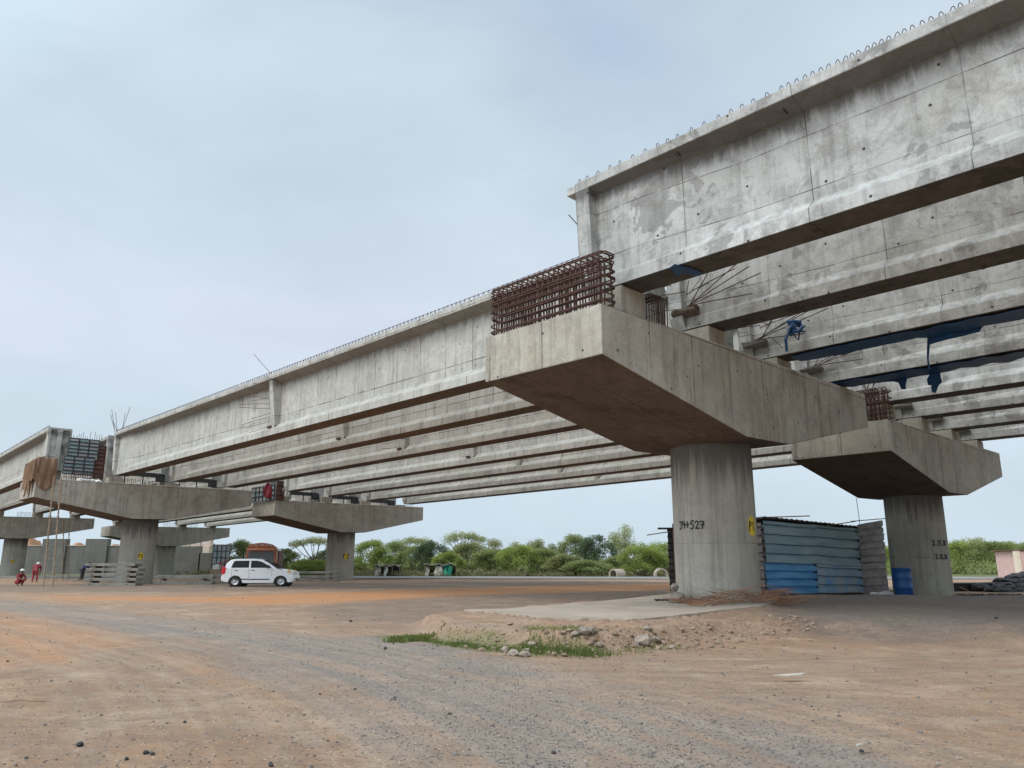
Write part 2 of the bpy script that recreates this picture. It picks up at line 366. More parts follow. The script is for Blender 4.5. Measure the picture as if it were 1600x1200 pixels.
def hnoise(X, Y, s, seed):
    g = np.random.RandomState(seed); out = np.zeros_like(X); a = 1.0
    for k in range(5):
        th = g.rand() * 6.28; ph = g.rand(4) * 6.28; f = s * 1.9 ** k
        u = X * math.cos(th) + Y * math.sin(th); v = -X * math.sin(th) + Y * math.cos(th)
        out += a * np.sin(u * f + ph[0] + 1.3 * np.sin(v * f * .7 + ph[1])) * np.sin(v * f + ph[2] + 1.1 * np.sin(u * f * .6 + ph[3])); a *= .6
    return out / 2
def trackcoord(X, Y, P):
    "arc length, signed offset and distance to a polyline"
    best = np.full(X.shape, 1e9); S = np.zeros_like(X); Dd = np.zeros_like(X); acc = 0
    for i in range(len(P) - 1):
        ax, ay = P[i]; bx, by = P[i + 1]; ex, ey = bx - ax, by - ay; Ls = math.hypot(ex, ey)
        tt = ((X - ax) * ex + (Y - ay) * ey) / (Ls * Ls); lo = -50 if i == 0 else 0; hi = 50 if i == len(P) - 2 else 1
        tc_ = np.clip(tt, lo, hi); d = np.hypot(X - ax - tc_ * ex, Y - ay - tc_ * ey); sg = np.sign(ex * (Y - ay) - ey * (X - ax))
        m_ = d < best; best = np.where(m_, d, best); S = np.where(m_, acc + tc_ * Ls, S); Dd = np.where(m_, sg * d, Dd); acc += Ls
    return S, Dd, best
def smoothline(P, k=3):
    for _ in range(k):
        Q = [P[0]]
        for a, b in zip(P, P[1:]): Q += [(a[0]*.75+b[0]*.25, a[1]*.75+b[1]*.25), (a[0]*.25+b[0]*.75, a[1]*.25+b[1]*.75)]
        P = Q + [P[-1]]
    return P
_w = lambda pts, z=.08: [tuple(gat(x, y, z)[:2]) for x, y in pts]
TRK1 = smoothline(_w([(-250,936),(-60,944),(120,962),(300,984),(450,1008),(600,1040),(760,1090),(940,1160),(1120,1260)]))
TRK2 = smoothline(_w([(330,1060),(640,1035),(900,1040),(1200,1045),(1600,1035),(2300,1010)]))
def ruts(X, Y):
    s1, d1, b1_ = trackcoord(X, Y, TRK1); s2, d2, b2_ = trackcoord(X, Y, TRK2)
    w1 = 1 - sstep(1.5, 4.5, b1_); w2 = (1 - sstep(.8, 2.6, b2_)) * sstep(-1, 2.5, X)
    f = lambda d, s: .7 * np.sin(d * 3.3 + 1.1 * np.sin(s * .31) + .8 * np.sin(d * .9)) * (.6 + .4 * np.sin(s * .43 + d)) + .3 * np.sin(d * 7.1 + 1.9 * np.sin(s * .23) + 1.3)
    return .014 * (w1 * f(d1, s1) + w2 * f(d2, s2))
SLABZ = 0.415
slab_px = [(729,952),(792,957),(845,964),(987,967),(1047,963),(1110,955),(1190,947),(1215,938),(1060,926),(972,936),(890,943),(792,951)]
SLAB = [tuple(gat(x, y, SLABZ)[:2]) for x, y in slab_px]
MOUND = [tuple(gat(x, y, .36)[:2]) for x, y in [(672,954),(705,968),(770,976),(860,982),(960,981),(1020,976),(1110,966),(1260,958),(1600,972)]] + [(22, 16), (20, 24), (9, 24), (2.5, 21)]
def gz(X, Y):
    X = np.asarray(X, float); Y = np.asarray(Y, float)
    z = .05 + .10 * sstep(8, 30, Y) + .03 * hnoise(X, Y, .25, 3) * sstep(3, 20, Y)
    d = polydist(X, Y, MOUND)
    dd = d + .14 * hnoise(X, Y, 1.3, 5)
    soft = .30 + 1.6 * sstep(2.5, 8, X) + 2.5 * sstep(16, 22, Y)
    h = .245 * (1 - sstep(-.1, 1, dd / soft)) + .05 * hnoise(X, Y, 2.1, 9) * (1 - sstep(0, 1.2, np.abs(d)))
    z = z + h
    ds = polydist(X, Y, SLAB)
    z = np.where(ds < .04, np.minimum(z, SLABZ - .03), z)
    skirt = SLABZ - .012 - .42 * np.maximum(0, ds - .06) + .035 * hnoise(X, Y, 2.3, 15)
    z = np.where((ds >= .04) & (ds < .9), np.maximum(z, skirt), z)
    z = z + .008 * hnoise(X, Y, 4.0, 11) + ruts(X, Y) * (d > .3)
    dc = np.hypot(X - 15.1, Y - 29.3); z = z * sstep(0, 5, dc) + .19 * (1 - sstep(0, 5, dc))
    for cx, cy in ((-22.7, 47.6), (-12.6, 57.6), (-49, 76), (-39, 86)):
        dc = np.hypot(X - cx, Y - cy); z = z * sstep(1, 6, dc) + .14 * (1 - sstep(1, 6, dc))
    return z
def G(x, y): return float(gz(np.array([x]), np.array([y]))[0])
def grow(a, step, lim, k=1.12):
    out = [a]
    while abs(out[-1]) < lim: out.append(out[-1] + step); step *= k
    return out
xs = np.array(sorted(set([-x for x in grow(8.1, .16, 1500, 1.06)] + list(np.arange(-8, 8.05, .12)) + grow(8.1, .16, 1500, 1.06))))
ys = np.array(sorted(set([3.9 - (y - 3.9) for y in grow(4.1, .3, 300, 1.25)] + list(np.arange(4, 20, .11)) + grow(20.05, .14, 2500, 1.035))))
GX, GY = np.meshgrid(xs, ys); GZ = gz(GX, GY)
def G(x, y):
    "ground height read back from the ground sheet"
    i = int(min(max(np.searchsorted(xs, x) - 1, 0), len(xs) - 2)); j = int(min(max(np.searchsorted(ys, y) - 1, 0), len(ys) - 2))
    u = (x - xs[i]) / (xs[i + 1] - xs[i]); v = (y - ys[j]) / (ys[j + 1] - ys[j])
    return float((GZ[j, i] * (1 - u) + GZ[j, i + 1] * u) * (1 - v) + (GZ[j + 1, i] * (1 - u) + GZ[j + 1, i + 1] * u) * v)
gm = D.meshes.new('ground'); nx, ny = len(xs), len(ys)
gm.vertices.add(nx * ny); gm.vertices.foreach_set('co', np.stack([GX.ravel(), GY.ravel(), GZ.ravel()], 1).ravel())
ii = np.arange((nx - 1) * (ny - 1)); a = (ii // (nx - 1)) * nx + ii % (nx - 1)
q = np.stack([a, a + 1, a + nx + 1, a + nx], 1).ravel()
gm.loops.add(len(q)); gm.loops.foreach_set('vertex_index', q)
gm.polygons.add(len(ii)); gm.polygons.foreach_set('loop_start', np.arange(0, len(q), 4)); gm.polygons.foreach_set('loop_total', np.full(len(ii), 4))
gm.update(); gm.validate()
gm.polygons.foreach_set('use_smooth', [True] * len(ii))
W_ = lambda pts, z=.08: [tuple(gat(x, y, z)[:2]) for x, y in pts]
# soil weights
trackA = W_([(-250,936),(-60,944),(120,962),(300,984),(450,1008),(600,1040),(760,1090),(940,1160),(1120,1260)])
trackB = W_([(450,1008),(600,1000),(760,1035),(950,1075),(1150,1130),(1400,1240)])
nzz = hnoise(GX, GY, .5, 21); nz3 = hnoise(GX, GY, 1.5, 22)
dA = linedist(GX, GY, trackA) + .5 * nzz + .25 * nz3; dB = linedist(GX, GY, trackB) + .5 * nzz + .25 * nz3
gray = np.clip(1.0 * (1 - sstep(.5, 1.9, dA)) + .7 * (1 - sstep(.2, 1.3, dB)), 0, 1)
gray = np.maximum(gray, .55 * sstep(.25, .9, nzz) )
OR1 = W_([(30,932),(330,934),(560,926),(900,913),(1060,912),(1060,922),(900,928),(640,937),(430,946),(300,944),(120,940)], .12)
OR2 = W_([(0,958),(110,985),(150,1010),(60,1030),(0,1025)], .08)
orange = 1 - sstep(-1.2, 1.0, polydist(GX, GY, OR1) + .9 * nzz)
orange = np.maximum(orange, .55 * (1 - sstep(-.3, 1.0, polydist(GX, GY, OR2) + .4 * nzz)))
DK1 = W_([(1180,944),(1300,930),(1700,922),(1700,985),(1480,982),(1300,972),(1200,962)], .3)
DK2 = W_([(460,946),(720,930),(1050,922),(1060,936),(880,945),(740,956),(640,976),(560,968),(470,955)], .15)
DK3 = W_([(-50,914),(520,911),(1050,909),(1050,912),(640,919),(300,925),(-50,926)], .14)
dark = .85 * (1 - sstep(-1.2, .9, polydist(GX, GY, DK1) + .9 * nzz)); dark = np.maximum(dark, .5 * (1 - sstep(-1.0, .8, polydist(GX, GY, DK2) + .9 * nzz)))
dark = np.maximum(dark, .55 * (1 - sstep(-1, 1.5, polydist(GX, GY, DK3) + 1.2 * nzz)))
slope = np.hypot(np.gradient(GZ, ys, axis=0), np.gradient(GZ, xs, axis=1))
bank = sstep(.15, .5, slope)
at1 = gm.color_attributes.new('soil', 'FLOAT_COLOR', 'POINT')
at1.data.foreach_set('color', np.stack([gray.ravel(), orange.ravel(), dark.ravel(), bank.ravel()], 1).astype(np.float32).ravel())
s1, d1, b1_ = trackcoord(GX, GY, TRK1); s2, d2, b2_ = trackcoord(GX, GY, TRK2); use2 = (b2_ < b1_ * .8) & (GX > -1)
wr = np.where(use2, (1 - sstep(1.0, 3.2, b2_)) * sstep(-1, 2.5, GX), 1 - sstep(2.0, 6.0, b1_))
at3 = gm.color_attributes.new('track', 'FLOAT_COLOR', 'POINT')
at3.data.foreach_set('color', np.stack([np.where(use2, s2 + 40, s1).ravel(), np.where(use2, d2, d1).ravel(), wr.ravel(), np.ones(nx * ny)], 1).astype(np.float32).ravel())
green = np.where(GY > 66, 1.0, 0.0) * sstep(64, 70, GY)
FT = W_([(625,994),(700,1001),(760,1010),(850,1018),(930,1018)], .08)
green = np.maximum(green, .9 * (1 - sstep(.05, .5, linedist(GX, GY, FT) + .25 * nz3)))
at2 = gm.color_attributes.new('veg', 'FLOAT_COLOR', 'POINT')
at2.data.foreach_set('color', np.stack([green.ravel()] * 3 + [np.ones(nx * ny)], 1).astype(np.float32).ravel())
m, t, b = newmat('earth_and_gravel', .95); l = t.links.new; b.inputs['Specular IOR Level'].default_value = .15
tc = N(t, 'ShaderNodeTexCoord'); A1 = N(t, 'ShaderNodeVertexColor', layer_name='soil'); A2 = N(t, 'ShaderNodeVertexColor', layer_name='veg')
sp = N(t, 'ShaderNodeSeparateColor'); l(A1.outputs[0], sp.inputs[0])
def gn(scale, detail=6, rough=.65, dist=0, vec=None):
    n = N(t, 'ShaderNodeTexNoise'); n.inputs['Scale'].default_value = scale; n.inputs['Detail'].default_value = detail; n.inputs['Roughness'].default_value = rough; n.inputs['Distortion'].default_value = dist
    l(vec or tc.outputs['Object'], n.inputs[0]); return n.outputs[0]
n1 = ramp_of(t, [(.35, 0.0), (.65, 1.0)]); l(gn(.8, 8, .7, .5), n1.inputs[0])
n2 = ramp_of(t, [(.3, 0.0), (.7, 1.0)]); l(gn(7, 8, .75), n2.inputs[0])
# wheel-track streaks running along the haul road
mpt = N(t, 'ShaderNodeMapping'); mpt.inputs['Rotation'].default_value = (0, 0, R(-52)); mpt.inputs['Scale'].default_value = (.22, 3.2, 1); l(tc.outputs['Object'], mpt.inputs[0])
trk = ramp_of(t, [(.40, 0.0), (.64, 1.0)]); l(gn(1.3, 5, .6, .6, mpt.outputs[0]), trk.inputs[0])
A3 = N(t, 'ShaderNodeVertexColor', layer_name='track'); s3 = N(t, 'ShaderNodeSeparateColor'); l(A3.outputs[0], s3.inputs[0])
def streakn(fs, fd, detail=4):
    cb_ = N(t, 'ShaderNodeCombineXYZ'); a_ = N(t, 'ShaderNodeMath', operation='MULTIPLY'); a_.inputs[1].default_value = fs; l(s3.outputs[0], a_.inputs[0]); b2 = N(t, 'ShaderNodeMath', operation='MULTIPLY'); b2.inputs[1].default_value = fd; l(s3.outputs[1], b2.inputs[0])
    l(a_.outputs[0], cb_.inputs[0]); l(b2.outputs[0], cb_.inputs[1]); return gn(1.0, detail, .6, .3, cb_.outputs[0])
stk = ramp_of(t, [(.40, 0.0), (.62, 1.0)]); l(streakn(.13, 2.6), stk.inputs[0])
stk2 = ramp_of(t, [(.45, 0.0), (.68, 1.0)]); l(streakn(.35, 5.5, 5), stk2.inputs[0])
c = mixrgb(t, n1.outputs[0], (.36,.20,.11), (.46,.305,.195))
c = mixrgb(t, n2.outputs[0], c, mixrgb(t, .6, c, (.27,.19,.135)))
big_ = ramp_of(t, [(.42, 0.0), (.60, .75)]); l(gn(2.3, 9, .78, 1.2, mpt.outputs[0]) if False else gn(1.9, 9, .78, .8), big_.inputs[0]); c = mixrgb(t, big_.outputs[0], c, (.25,.175,.125))
lt_ = ramp_of(t, [(.50, 0.0), (.68, .7)]); l(gn(.9, 6, .7, .6), lt_.inputs[0]); c = mixrgb(t, lt_.outputs[0], c, (.52,.39,.28))
gmul = N(t, 'ShaderNodeMath', operation='MULTIPLY_ADD'); l(stk.outputs[0], gmul.inputs[0]); gmul.inputs[1].default_value = .55; gmul.inputs[2].default_value = .40
gm2 = N(t, 'ShaderNodeMath', operation='MULTIPLY'); l(sp.outputs[0], gm2.inputs[0]); l(gmul.outputs[0], gm2.inputs[1])
grc = mixrgb(t, n2.outputs[0], (.225,.20,.175), (.33,.295,.255))
c = mixrgb(t, gm2.outputs[0], c, grc)
orr = mixrgb(t, n1.outputs[0], (.50,.225,.095), (.43,.25,.14)); c = mixrgb(t, sp.outputs[1], c, orr)
wm1 = N(t, 'ShaderNodeMath', operation='MULTIPLY'); l(stk.outputs[0], wm1.inputs[0]); l(s3.outputs[2], wm1.inputs[1]); wm1b = N(t, 'ShaderNodeMath', operation='MULTIPLY'); l(wm1.outputs[0], wm1b.inputs[0]); wm1b.inputs[1].default_value = .42
c = mixrgb(t, wm1b.outputs[0], c, (.24,.195,.155))
wm2 = N(t, 'ShaderNodeMath', operation='MULTIPLY'); l(stk2.outputs[0], wm2.inputs[0]); l(s3.outputs[2], wm2.inputs[1]); wm2b = N(t, 'ShaderNodeMath', operation='MULTIPLY'); l(wm2.outputs[0], wm2b.inputs[0]); wm2b.inputs[1].default_value = .30
c = mixrgb(t, wm2b.outputs[0], c, (.50,.395,.30))
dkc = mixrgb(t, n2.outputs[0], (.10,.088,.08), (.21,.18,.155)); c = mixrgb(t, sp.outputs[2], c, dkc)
c = mixrgb(t, A1.outputs['Alpha'], c, mixrgb(t, n2.outputs[0], (.22,.135,.09), (.44,.31,.22)))
vgm = N(t, 'ShaderNodeMath', operation='MULTIPLY'); l(A2.outputs[0], vgm.inputs[0]); l(n2.outputs[0], vgm.inputs[1]); vgm.use_clamp = True
c = mixrgb(t, A2.outputs[0], c, mixrgb(t, n2.outputs[0], (.09,.13,.03), (.22,.20,.11)))
# gravel speckle
def speck(scale, lo, hi, dens, col, c):
    vo = N(t, 'ShaderNodeTexVoronoi'); vo.inputs['Scale'].default_value = scale; l(tc.outputs['Object'], vo.inputs['Vector'])
    s1 = ramp_of(t, [(lo, 1.0), (hi, 0.0)]); l(vo.outputs['Distance'], s1.inputs[0])
    sc_ = N(t, 'ShaderNodeSeparateColor'); l(vo.outputs['Color'], sc_.inputs[0])
    th = N(t, 'ShaderNodeMath', operation='LESS_THAN'); l(sc_.outputs[0], th.inputs[0])
    if isinstance(dens, (int, float)): th.inputs[1].default_value = dens
    else: l(dens, th.inputs[1])
    mm = N(t, 'ShaderNodeMath', operation='MULTIPLY'); l(s1.outputs[0], mm.inputs[0]); l(th.outputs[0], mm.inputs[1])
    col = mixrgb(t, sc_.outputs[1], col, tuple(min(1, 1.9 * k) for k in col))
    return mixrgb(t, mm.outputs[0], c, col), mm.outputs[0]
dn = N(t, 'ShaderNodeMath', operation='MULTIPLY_ADD'); l(gm2.outputs[0], dn.inputs[0]); dn.inputs[1].default_value = .5; dn.inputs[2].default_value = .06
c, s1 = speck(34, .25, .42, dn.outputs[0], (.10,.095,.095), c)
dn2 = N(t, 'ShaderNodeMath', operation='MULTIPLY_ADD'); l(gm2.outputs[0], dn2.inputs[0]); dn2.inputs[1].default_value = .5; dn2.inputs[2].default_value = .10
c, s2 = speck(75, .25, .45, dn2.outputs[0], (.16,.15,.145), c)
c, s3 = speck(48, .2, .38, .07, (.45,.40,.34), c)
l(c, b.inputs['Base Color'])
hh = N(t, 'ShaderNodeMath', operation='ADD'); l(gn(9, 8, .8), hh.inputs[0]); l(s1, hh.inputs[1])
h3 = N(t, 'ShaderNodeMath', operation='MULTIPLY_ADD'); l(trk.outputs[0], h3.inputs[0]); h3.inputs[1].default_value = .6; l(hh.outputs[0], h3.inputs[2])
bmp = N(t, 'ShaderNodeBump'); bmp.inputs['Strength'].default_value = .9; bmp.inputs['Distance'].default_value = .03
l(h3.outputs[0], bmp.inputs['Height']); l(bmp.outputs[0], b.inputs['Normal'])
tag(mkobj('ground', gm, m), kind='structure')

# far asphalt road
MAT['asph'] = varied('pale_asphalt', (.20,.19,.175), (.27,.255,.235), 1.2, .9)
rb = MB(); pts = [(-90, 71), (-45, 67), (-15, 62.5), (6, 60), (22, 59), (60, 60), (140, 66)]
for i in range(len(pts)):
    x, y = pts[i]; z = .24
    rb.v += [(x, y, z), (x, y + 9, z), (x, y, z - .3), (x, y + 9, z - .3)]
for i in range(len(pts) - 1):
    a = i * 4; rb.f += [(a, a + 4, a + 5, a + 1), (a, a + 2, a + 6, a + 4), (a + 1, a + 5, a + 7, a + 3)]
tag(rb.build('road', MAT['asph']), kind='structure')

# concrete slab at the foot of the first pier
MAT['slab'] = varied('dusty_concrete_slab', (.33,.265,.205), (.44,.37,.30), 1.4, .92, 0, .3)
sp_ = []; rr_ = random.Random(31)
for i in range(len(SLAB)):
    a, b_ = Vector(SLAB[i]), Vector(SLAB[(i + 1) % len(SLAB)]); n = max(2, int((b_ - a).length / .14))
    for k in range(n):
        p_ = a + (b_ - a) * k / n; sp_.append((p_.x + rr_.uniform(-.03, .03), p_.y + .035 * math.sin(p_.x * 5) + rr_.uniform(-.02, .02)))
slab = MB().prism(sp_, SLABZ - .3, SLABZ, 'z', scale1=[(x + rr_.uniform(-.03, .03), y + rr_.uniform(0, .05)) for x, y in sp_])
tag(slab.build('ground_slab', MAT['slab']), kind='structure')

# ------------------------------------------------------------------ piers
def mesh_cap():
    m = MB(); m.prism([(0,0),(CL,CF*CL),(CL,CF*CL-CE),(CL-CB1,-CM+CMF),(CB1,-CM),(0,-CE)], 0, CB, 'y')
    # prism 'y' takes (x,z)
    return m
cap_src = None
def stroke_mesh(strokes, cx, cz, h, wd, rad, ang0, th=.03, jitter=0):
    """strokes: list of polylines in letter units, wrapped round a cylinder of radius rad; ang0 = angle of x = 0"""
    m = MB()
    for pl in strokes:
        P = []
        for i in range(len(pl) - 1):
            a, b = Vector(pl[i]), Vector(pl[i + 1]); n = max(1, int((b - a).length / .25))
            P += [a + (b - a) * k / n for k in range(n)]
        P.append(Vector(pl[-1])); Lf = []; Rt = []
        for i, p in enumerate(P):
            d = (P[min(i + 1, len(P) - 1)] - P[max(i - 1, 0)]); q = Vector((d.x * wd, d.y * h)).normalized(); nn = Vector((-q.y, q.x)) * th / 2
            if i == 0: off = -q * th * .4
            elif i == len(P) - 1: off = q * th * .4
            else: off = Vector((0, 0))
            x, z = p.x * wd + off.x, p.y * h + off.y
            for s, L_ in ((1, Lf), (-1, Rt)):
                xx, zz = x + s * nn.x, z + s * nn.y; an = ang0 + xx / rad
                L_.append((cx[0] + rad * math.cos(an), cx[1] + rad * math.sin(an), cz + zz))
        n = len(P); o = len(m.v); m.v += Lf + Rt; m.f += [(o + i, o + i + 1, o + n + i + 1, o + n + i) for i in range(n - 1)]
    return m
GL = {'0': [[(.5,0),(.1,.25),(.1,.75),(.5,1),(.9,.75),(.9,.25),(.5,0)]], '1': [[(.3,.8),(.6,1),(.6,0)]], '2': [[(.1,.75),(.4,1),(.8,.85),(.75,.55),(.1,.02),(.95,.05)]],
      '3': [[(.1,.95),(.7,1),(.85,.75),(.4,.55),(.85,.35),(.7,.05),(.1,0)]], '4': [[(.15,1),(.05,.45),(.9,.5)],[(.72,.8),(.66,0)]], '5': [[(.85,1),(.25,.97),(.2,.58),(.7,.6),(.85,.3),(.6,.02),(.1,.05)]],
      '7': [[(.05,.95),(.9,1),(.5,0)],[(.25,.5),(.95,.6)]], '+': [[(.1,.45),(.8,.5)],[(.45,.85),(.45,.1)]], 'P': [[(.15,0),(.2,1),(.8,.9),(.8,.6),(.2,.48)]], '.': [[(.45,0),(.5,.08)]], '9': [[(.85,.6),(.3,.5),(.15,.8),(.5,1),(.85,.85),(.8,.3),(.5,0)]]}
def text_strokes(s, adv=1.3, jig=0):
    out = []; x = 0
    for i, ch in enumerate(s):
        dz = (rng.random() - .5) * jig; sc = 1 + (rng.random() - .5) * jig
        for pl in GL.get(ch, []): out.append([(x + a * sc, b * sc + dz) for a, b in pl])
        x += adv * sc
    return out, x
def col_hit(C, rad, px, py):
    d = ray(px, py); a = d.x ** 2 + d.y ** 2; b = -(d.x * C[0] + d.y * C[1]) * 2; c = C[0] ** 2 + C[1] ** 2 - rad ** 2
    k = (-b - math.sqrt(b * b - 4 * a * c)) / (2 * a); P = d * k
    return math.atan2(P.y - C[1], P.x - C[0]), EYE + P.z
PIERS = {}
def pier(key, u, v, wz, label, dang=0.0, base=.1):
    global cap_src
    org = BW(u, v, wz); c = Vector((CL / 2, CB / 2, 0)); rot = PSI + dang
    cw = org + Matrix.Rotation(rot, 3, 'Z') @ c
    H = org.z - CM + .03 - base
    root = thing('bridge_pier', label, 'bridge pier', (cw.x, cw.y, base), rot, 'concrete hammerhead piers of the flyover')
    if cap_src is None:
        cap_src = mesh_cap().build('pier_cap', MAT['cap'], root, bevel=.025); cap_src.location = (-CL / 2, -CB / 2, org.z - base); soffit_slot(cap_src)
    else: inst(cap_src, 'pier_cap', root, (-CL / 2, -CB / 2, org.z - base))
    cm = MB().lathe([(0, 0), (1, 0), (1, H - .001), (0, H)], 64)
    # construction joint collar line: a slight lip
    o = cm.build('column', MAT['column'], root, smooth=True)
    PIERS[key] = dict(root=root, org=org, rot=rot, H=H, C=cw, base=base)
    return root
pier('P1', 0, 0, 0, 'nearest hammerhead pier marked 34+527 and P1 on its round column', 0, .40)
pier('Q1', 0, 14.193, -.385, 'hammerhead pier behind the tin shed with a blue drum at its foot', 0, .15)
pier('P2', 39.59, 0, -.267, 'left middle hammerhead pier with brown sacking and steel shutters on its cap', 0, .10)
pier('Q2', 39.59, 14.193, -.652, 'middle hammerhead pier standing right of the white car', 0, .08)
pier('P3', 77.7, 1.65, -.50, 'far hammerhead pier at the left edge of the picture', -.04, .05)
pier('Q3', 77.7, 15.9, -1.0, 'farthest hammerhead pier seen through the gap behind the sacking pier', -.04, .05)

def col_text(key, s, px, py, hpx, mat=MAT['black'], disc=None, adv=1.3, th=.03, jig=.0, wfac=.6, name='painted_number'):
    p = PIERS[key]; C = p['C']; a, z = col_hit(C, 1.0, px, py)
    k = ray(px, py); dist = C.length - 1; h = hpx * (C.y - 1) / FPX
    st, wtot = text_strokes(s, adv, jig); wd = h * wfac
    rt = p['root']
    if disc:
        rr = disc; m = MB(); n = 20; vs = [(0, 0)] + [(rr * .85 * math.cos(2 * math.pi * i / n) * rng.uniform(.93, 1.05), rr * 1.1 * math.sin(2 * math.pi * i / n) * rng.uniform(.93, 1.05)) for i in range(n)]
        m.v = [(1.004 * math.cos(a - rt.rotation_euler.z + x), 1.004 * math.sin(a - rt.rotation_euler.z + x), z - p['base'] + y) for x, y in vs]
        m.f = [(0, 1 + i, 1 + (i + 1) % n) for i in range(n)]
        m.build('painted_disc', MAT['yellow'], rt)
    o = stroke_mesh(st, (0, 0), z - p['base'] - h / 2, h, wd, 1.009, a - rt.rotation_euler.z - wd * wtot / 2, th).build(name, mat, rt)
    return o
col_text('P1', '34+527', 1079, 819, 12, th=.035, jig=.22, wfac=.62, adv=1.15)
col_text('P1', 'P1', 1175, 822, 14, disc=.22, th=.035, wfac=.5)
col_text('Q1', '2.11.20', 1469, 848, 8, th=.04, wfac=.42, adv=1.15)
col_text('Q1', '3.12.20', 1472, 869.5, 7, th=.04, wfac=.42, adv=1.15)
col_text('P2', 'P2', 220, 868.5, 4.5, disc=.19, th=.04, wfac=.6)
col_text('Q2', 'P2', 541, 869, 7, disc=.22, th=.05, wfac=.6)
col_text('P3', 'P3', 20, 877, 3.5, disc=.17, th=.045, wfac=.6)

# pedestals, part of their piers
def pedestals(key, items):
    p = PIERS[key]; rt = p['root']; zc = p['org'].z - p['base']
    for (v, u, h) in items:
        m = MB(); x0 = v - CL / 2; y0 = u - CB / 2; zt = zc + CF * v
        m.prism([(x0 - .02, y0 - .02), (x0 + .79, y0 - .02), (x0 + .79, y0 + .75), (x0 - .02, y0 + .75)], zt - .05, zt + h, 'z').build('pedestal', MAT['cap'], rt, bevel=.015)

# ------------------------------------------------------------------ girders
GH = 2.5
def girder_mesh(Ln, tw_pad=1.0):
    def prof(tw):
        h = [(.385, 0), (.385, .27), (tw, .27 + max(.02, (.385 - tw) * .9)), (tw, 2.16), (.62, 2.29), (.62, GH)]
        pts = h + [(-x, z) for x, z in reversed(h)]
        return pts
    def thick(d):       # web half thickness at distance d from an end
        if d < 1.6: return .372
        if d < 3.6: return .372 + (.15 - .372) * (d - 1.6) / 2
        return .15
    st = [0, 1.6, 3.6, Ln / 2, Ln - 3.6, Ln - 1.6, Ln]
    secs = [[(x, -s, z) for x, z in prof(thick(min(s, Ln - s)))] for s in st]
    return MB().loft(secs)
_gm = {}
def girder(v, u, wz, Ln, gr, label, group, mat, dang=0.0, flip=False, mid=False, loops=0, lstep=.35, ends=True, dv=0.0, mat_name='girder'):
    """u, v, wz: near bottom corner at the end over the pier; body runs towards smaller u (or larger, when flip)"""
    rz = PSI + dang + (math.pi if flip else 0)
    base = BW(u, v + .385, wz)
    root = thing('bridge_girder', label, 'bridge girder', base, rz, group, rx=-gr)
    key = (round(Ln, 1), mat.name)
    if key not in _gm:
        _gm[key] = girder_mesh(Ln).build('beam', mat, root, bevel=.012, seg=1)
        eb = MB(); s_ = .36
        eb.prism([(-.40,.003),(.40,.003),(.53,.3),(.625,2.28),(.625,GH-.003),(-.625,GH-.003),(-.625,2.28),(-.53,.3)], 0.004, -s_, 'y')
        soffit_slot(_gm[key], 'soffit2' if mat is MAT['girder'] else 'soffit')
        _gm[key, 'e'] = eb.build('end_block', mat, root, bevel=.01, seg=1)
        inst(_gm[key, 'e'], 'end_block', root, (0, -Ln + s_ - .004, 0))
    else:
        inst(_gm[key], 'beam', root); inst(_gm[key, 'e'], 'end_block', root); inst(_gm[key, 'e'], 'end_block', root, (0, -Ln + .356, 0))
    return root
def near_side(root): return 1 if abs(root.rotation_euler.z - PSI) > 1 else -1     # local x sign that faces the camera

GR_R = 'girders of the right-hand span over the nearest pier'
GR_L = 'girders of the middle span between the nearest pier and the left pier'
GR_F = 'girders of the far left span'
SPC = 3.264
r_lab = ['nearest concrete girder at upper right with spaced wire loops on top', 'second girder from the top at right, its end carrying a dark stub with fanned bars',
 'third girder from the top at right with a blue knot tied to its bars', 'fourth girder from the top at right above the second rebar cage',
 'fifth girder from the top at right, first one resting on the pier behind the shed', 'sixth girder from the top at right, above the far pier cap',
 'seventh girder from the top at right, second from the lowest', 'lowest and farthest girder of the right-hand span']
RG = []
wR = [.70, .56, .42, .28, .288, .245, .202, .160]
for i in range(8):
    v = .98 + SPC * i if i < 4 else 14.193 + .649 + SPC * (i - 4)
    RG.append(girder(v, 1.2, wR[i], 40.0, .006, r_lab[i], GR_R, MAT['girder']))
l_lab = ['nearest girder of the middle span with a thin rail of wire loops along its top', 'second girder of the middle span, just under the nearest one',
 'third girder of the middle span, ending at the right tip of the left pier cap', 'fourth girder of the middle span, ending by the red cloth on the middle pier',
 'fifth girder of the middle span, sixth from lowest edge line', 'second lowest girder of the middle span', 'lowest girder of the middle span, edged against the sky']
l_lab[4] = 'fifth girder of the middle span, third from the lowest'
LG = []
for i in range(7):
    if i < 3: v, wz = 3.718 + SPC * i, .118 - .113 * i
    else: v, wz = 14.193 + .319 + SPC * (i - 3), -.085 - .112 * (i - 3)
    LG.append(girder(v, 38.714 + .15, wz, 37.2, .008, l_lab[i], GR_L, MAT['girder2']))
f_lab = ['nearest girder of the far left span with its bare end showing behind brown sacking', 'second girder of the far left span seen below the first at the left edge',
 'third girder of the far left span under the sacking pier', 'fourth girder of the far left span on the right tip of the leftmost pier', 'fifth girder of the far left span, first on the farthest pier', 'sixth girder of the far left span on the farthest pier',
 'seventh girder of the far left span on the farthest pier', 'lowest girder of the far left span below the left pier cap']
FG = []
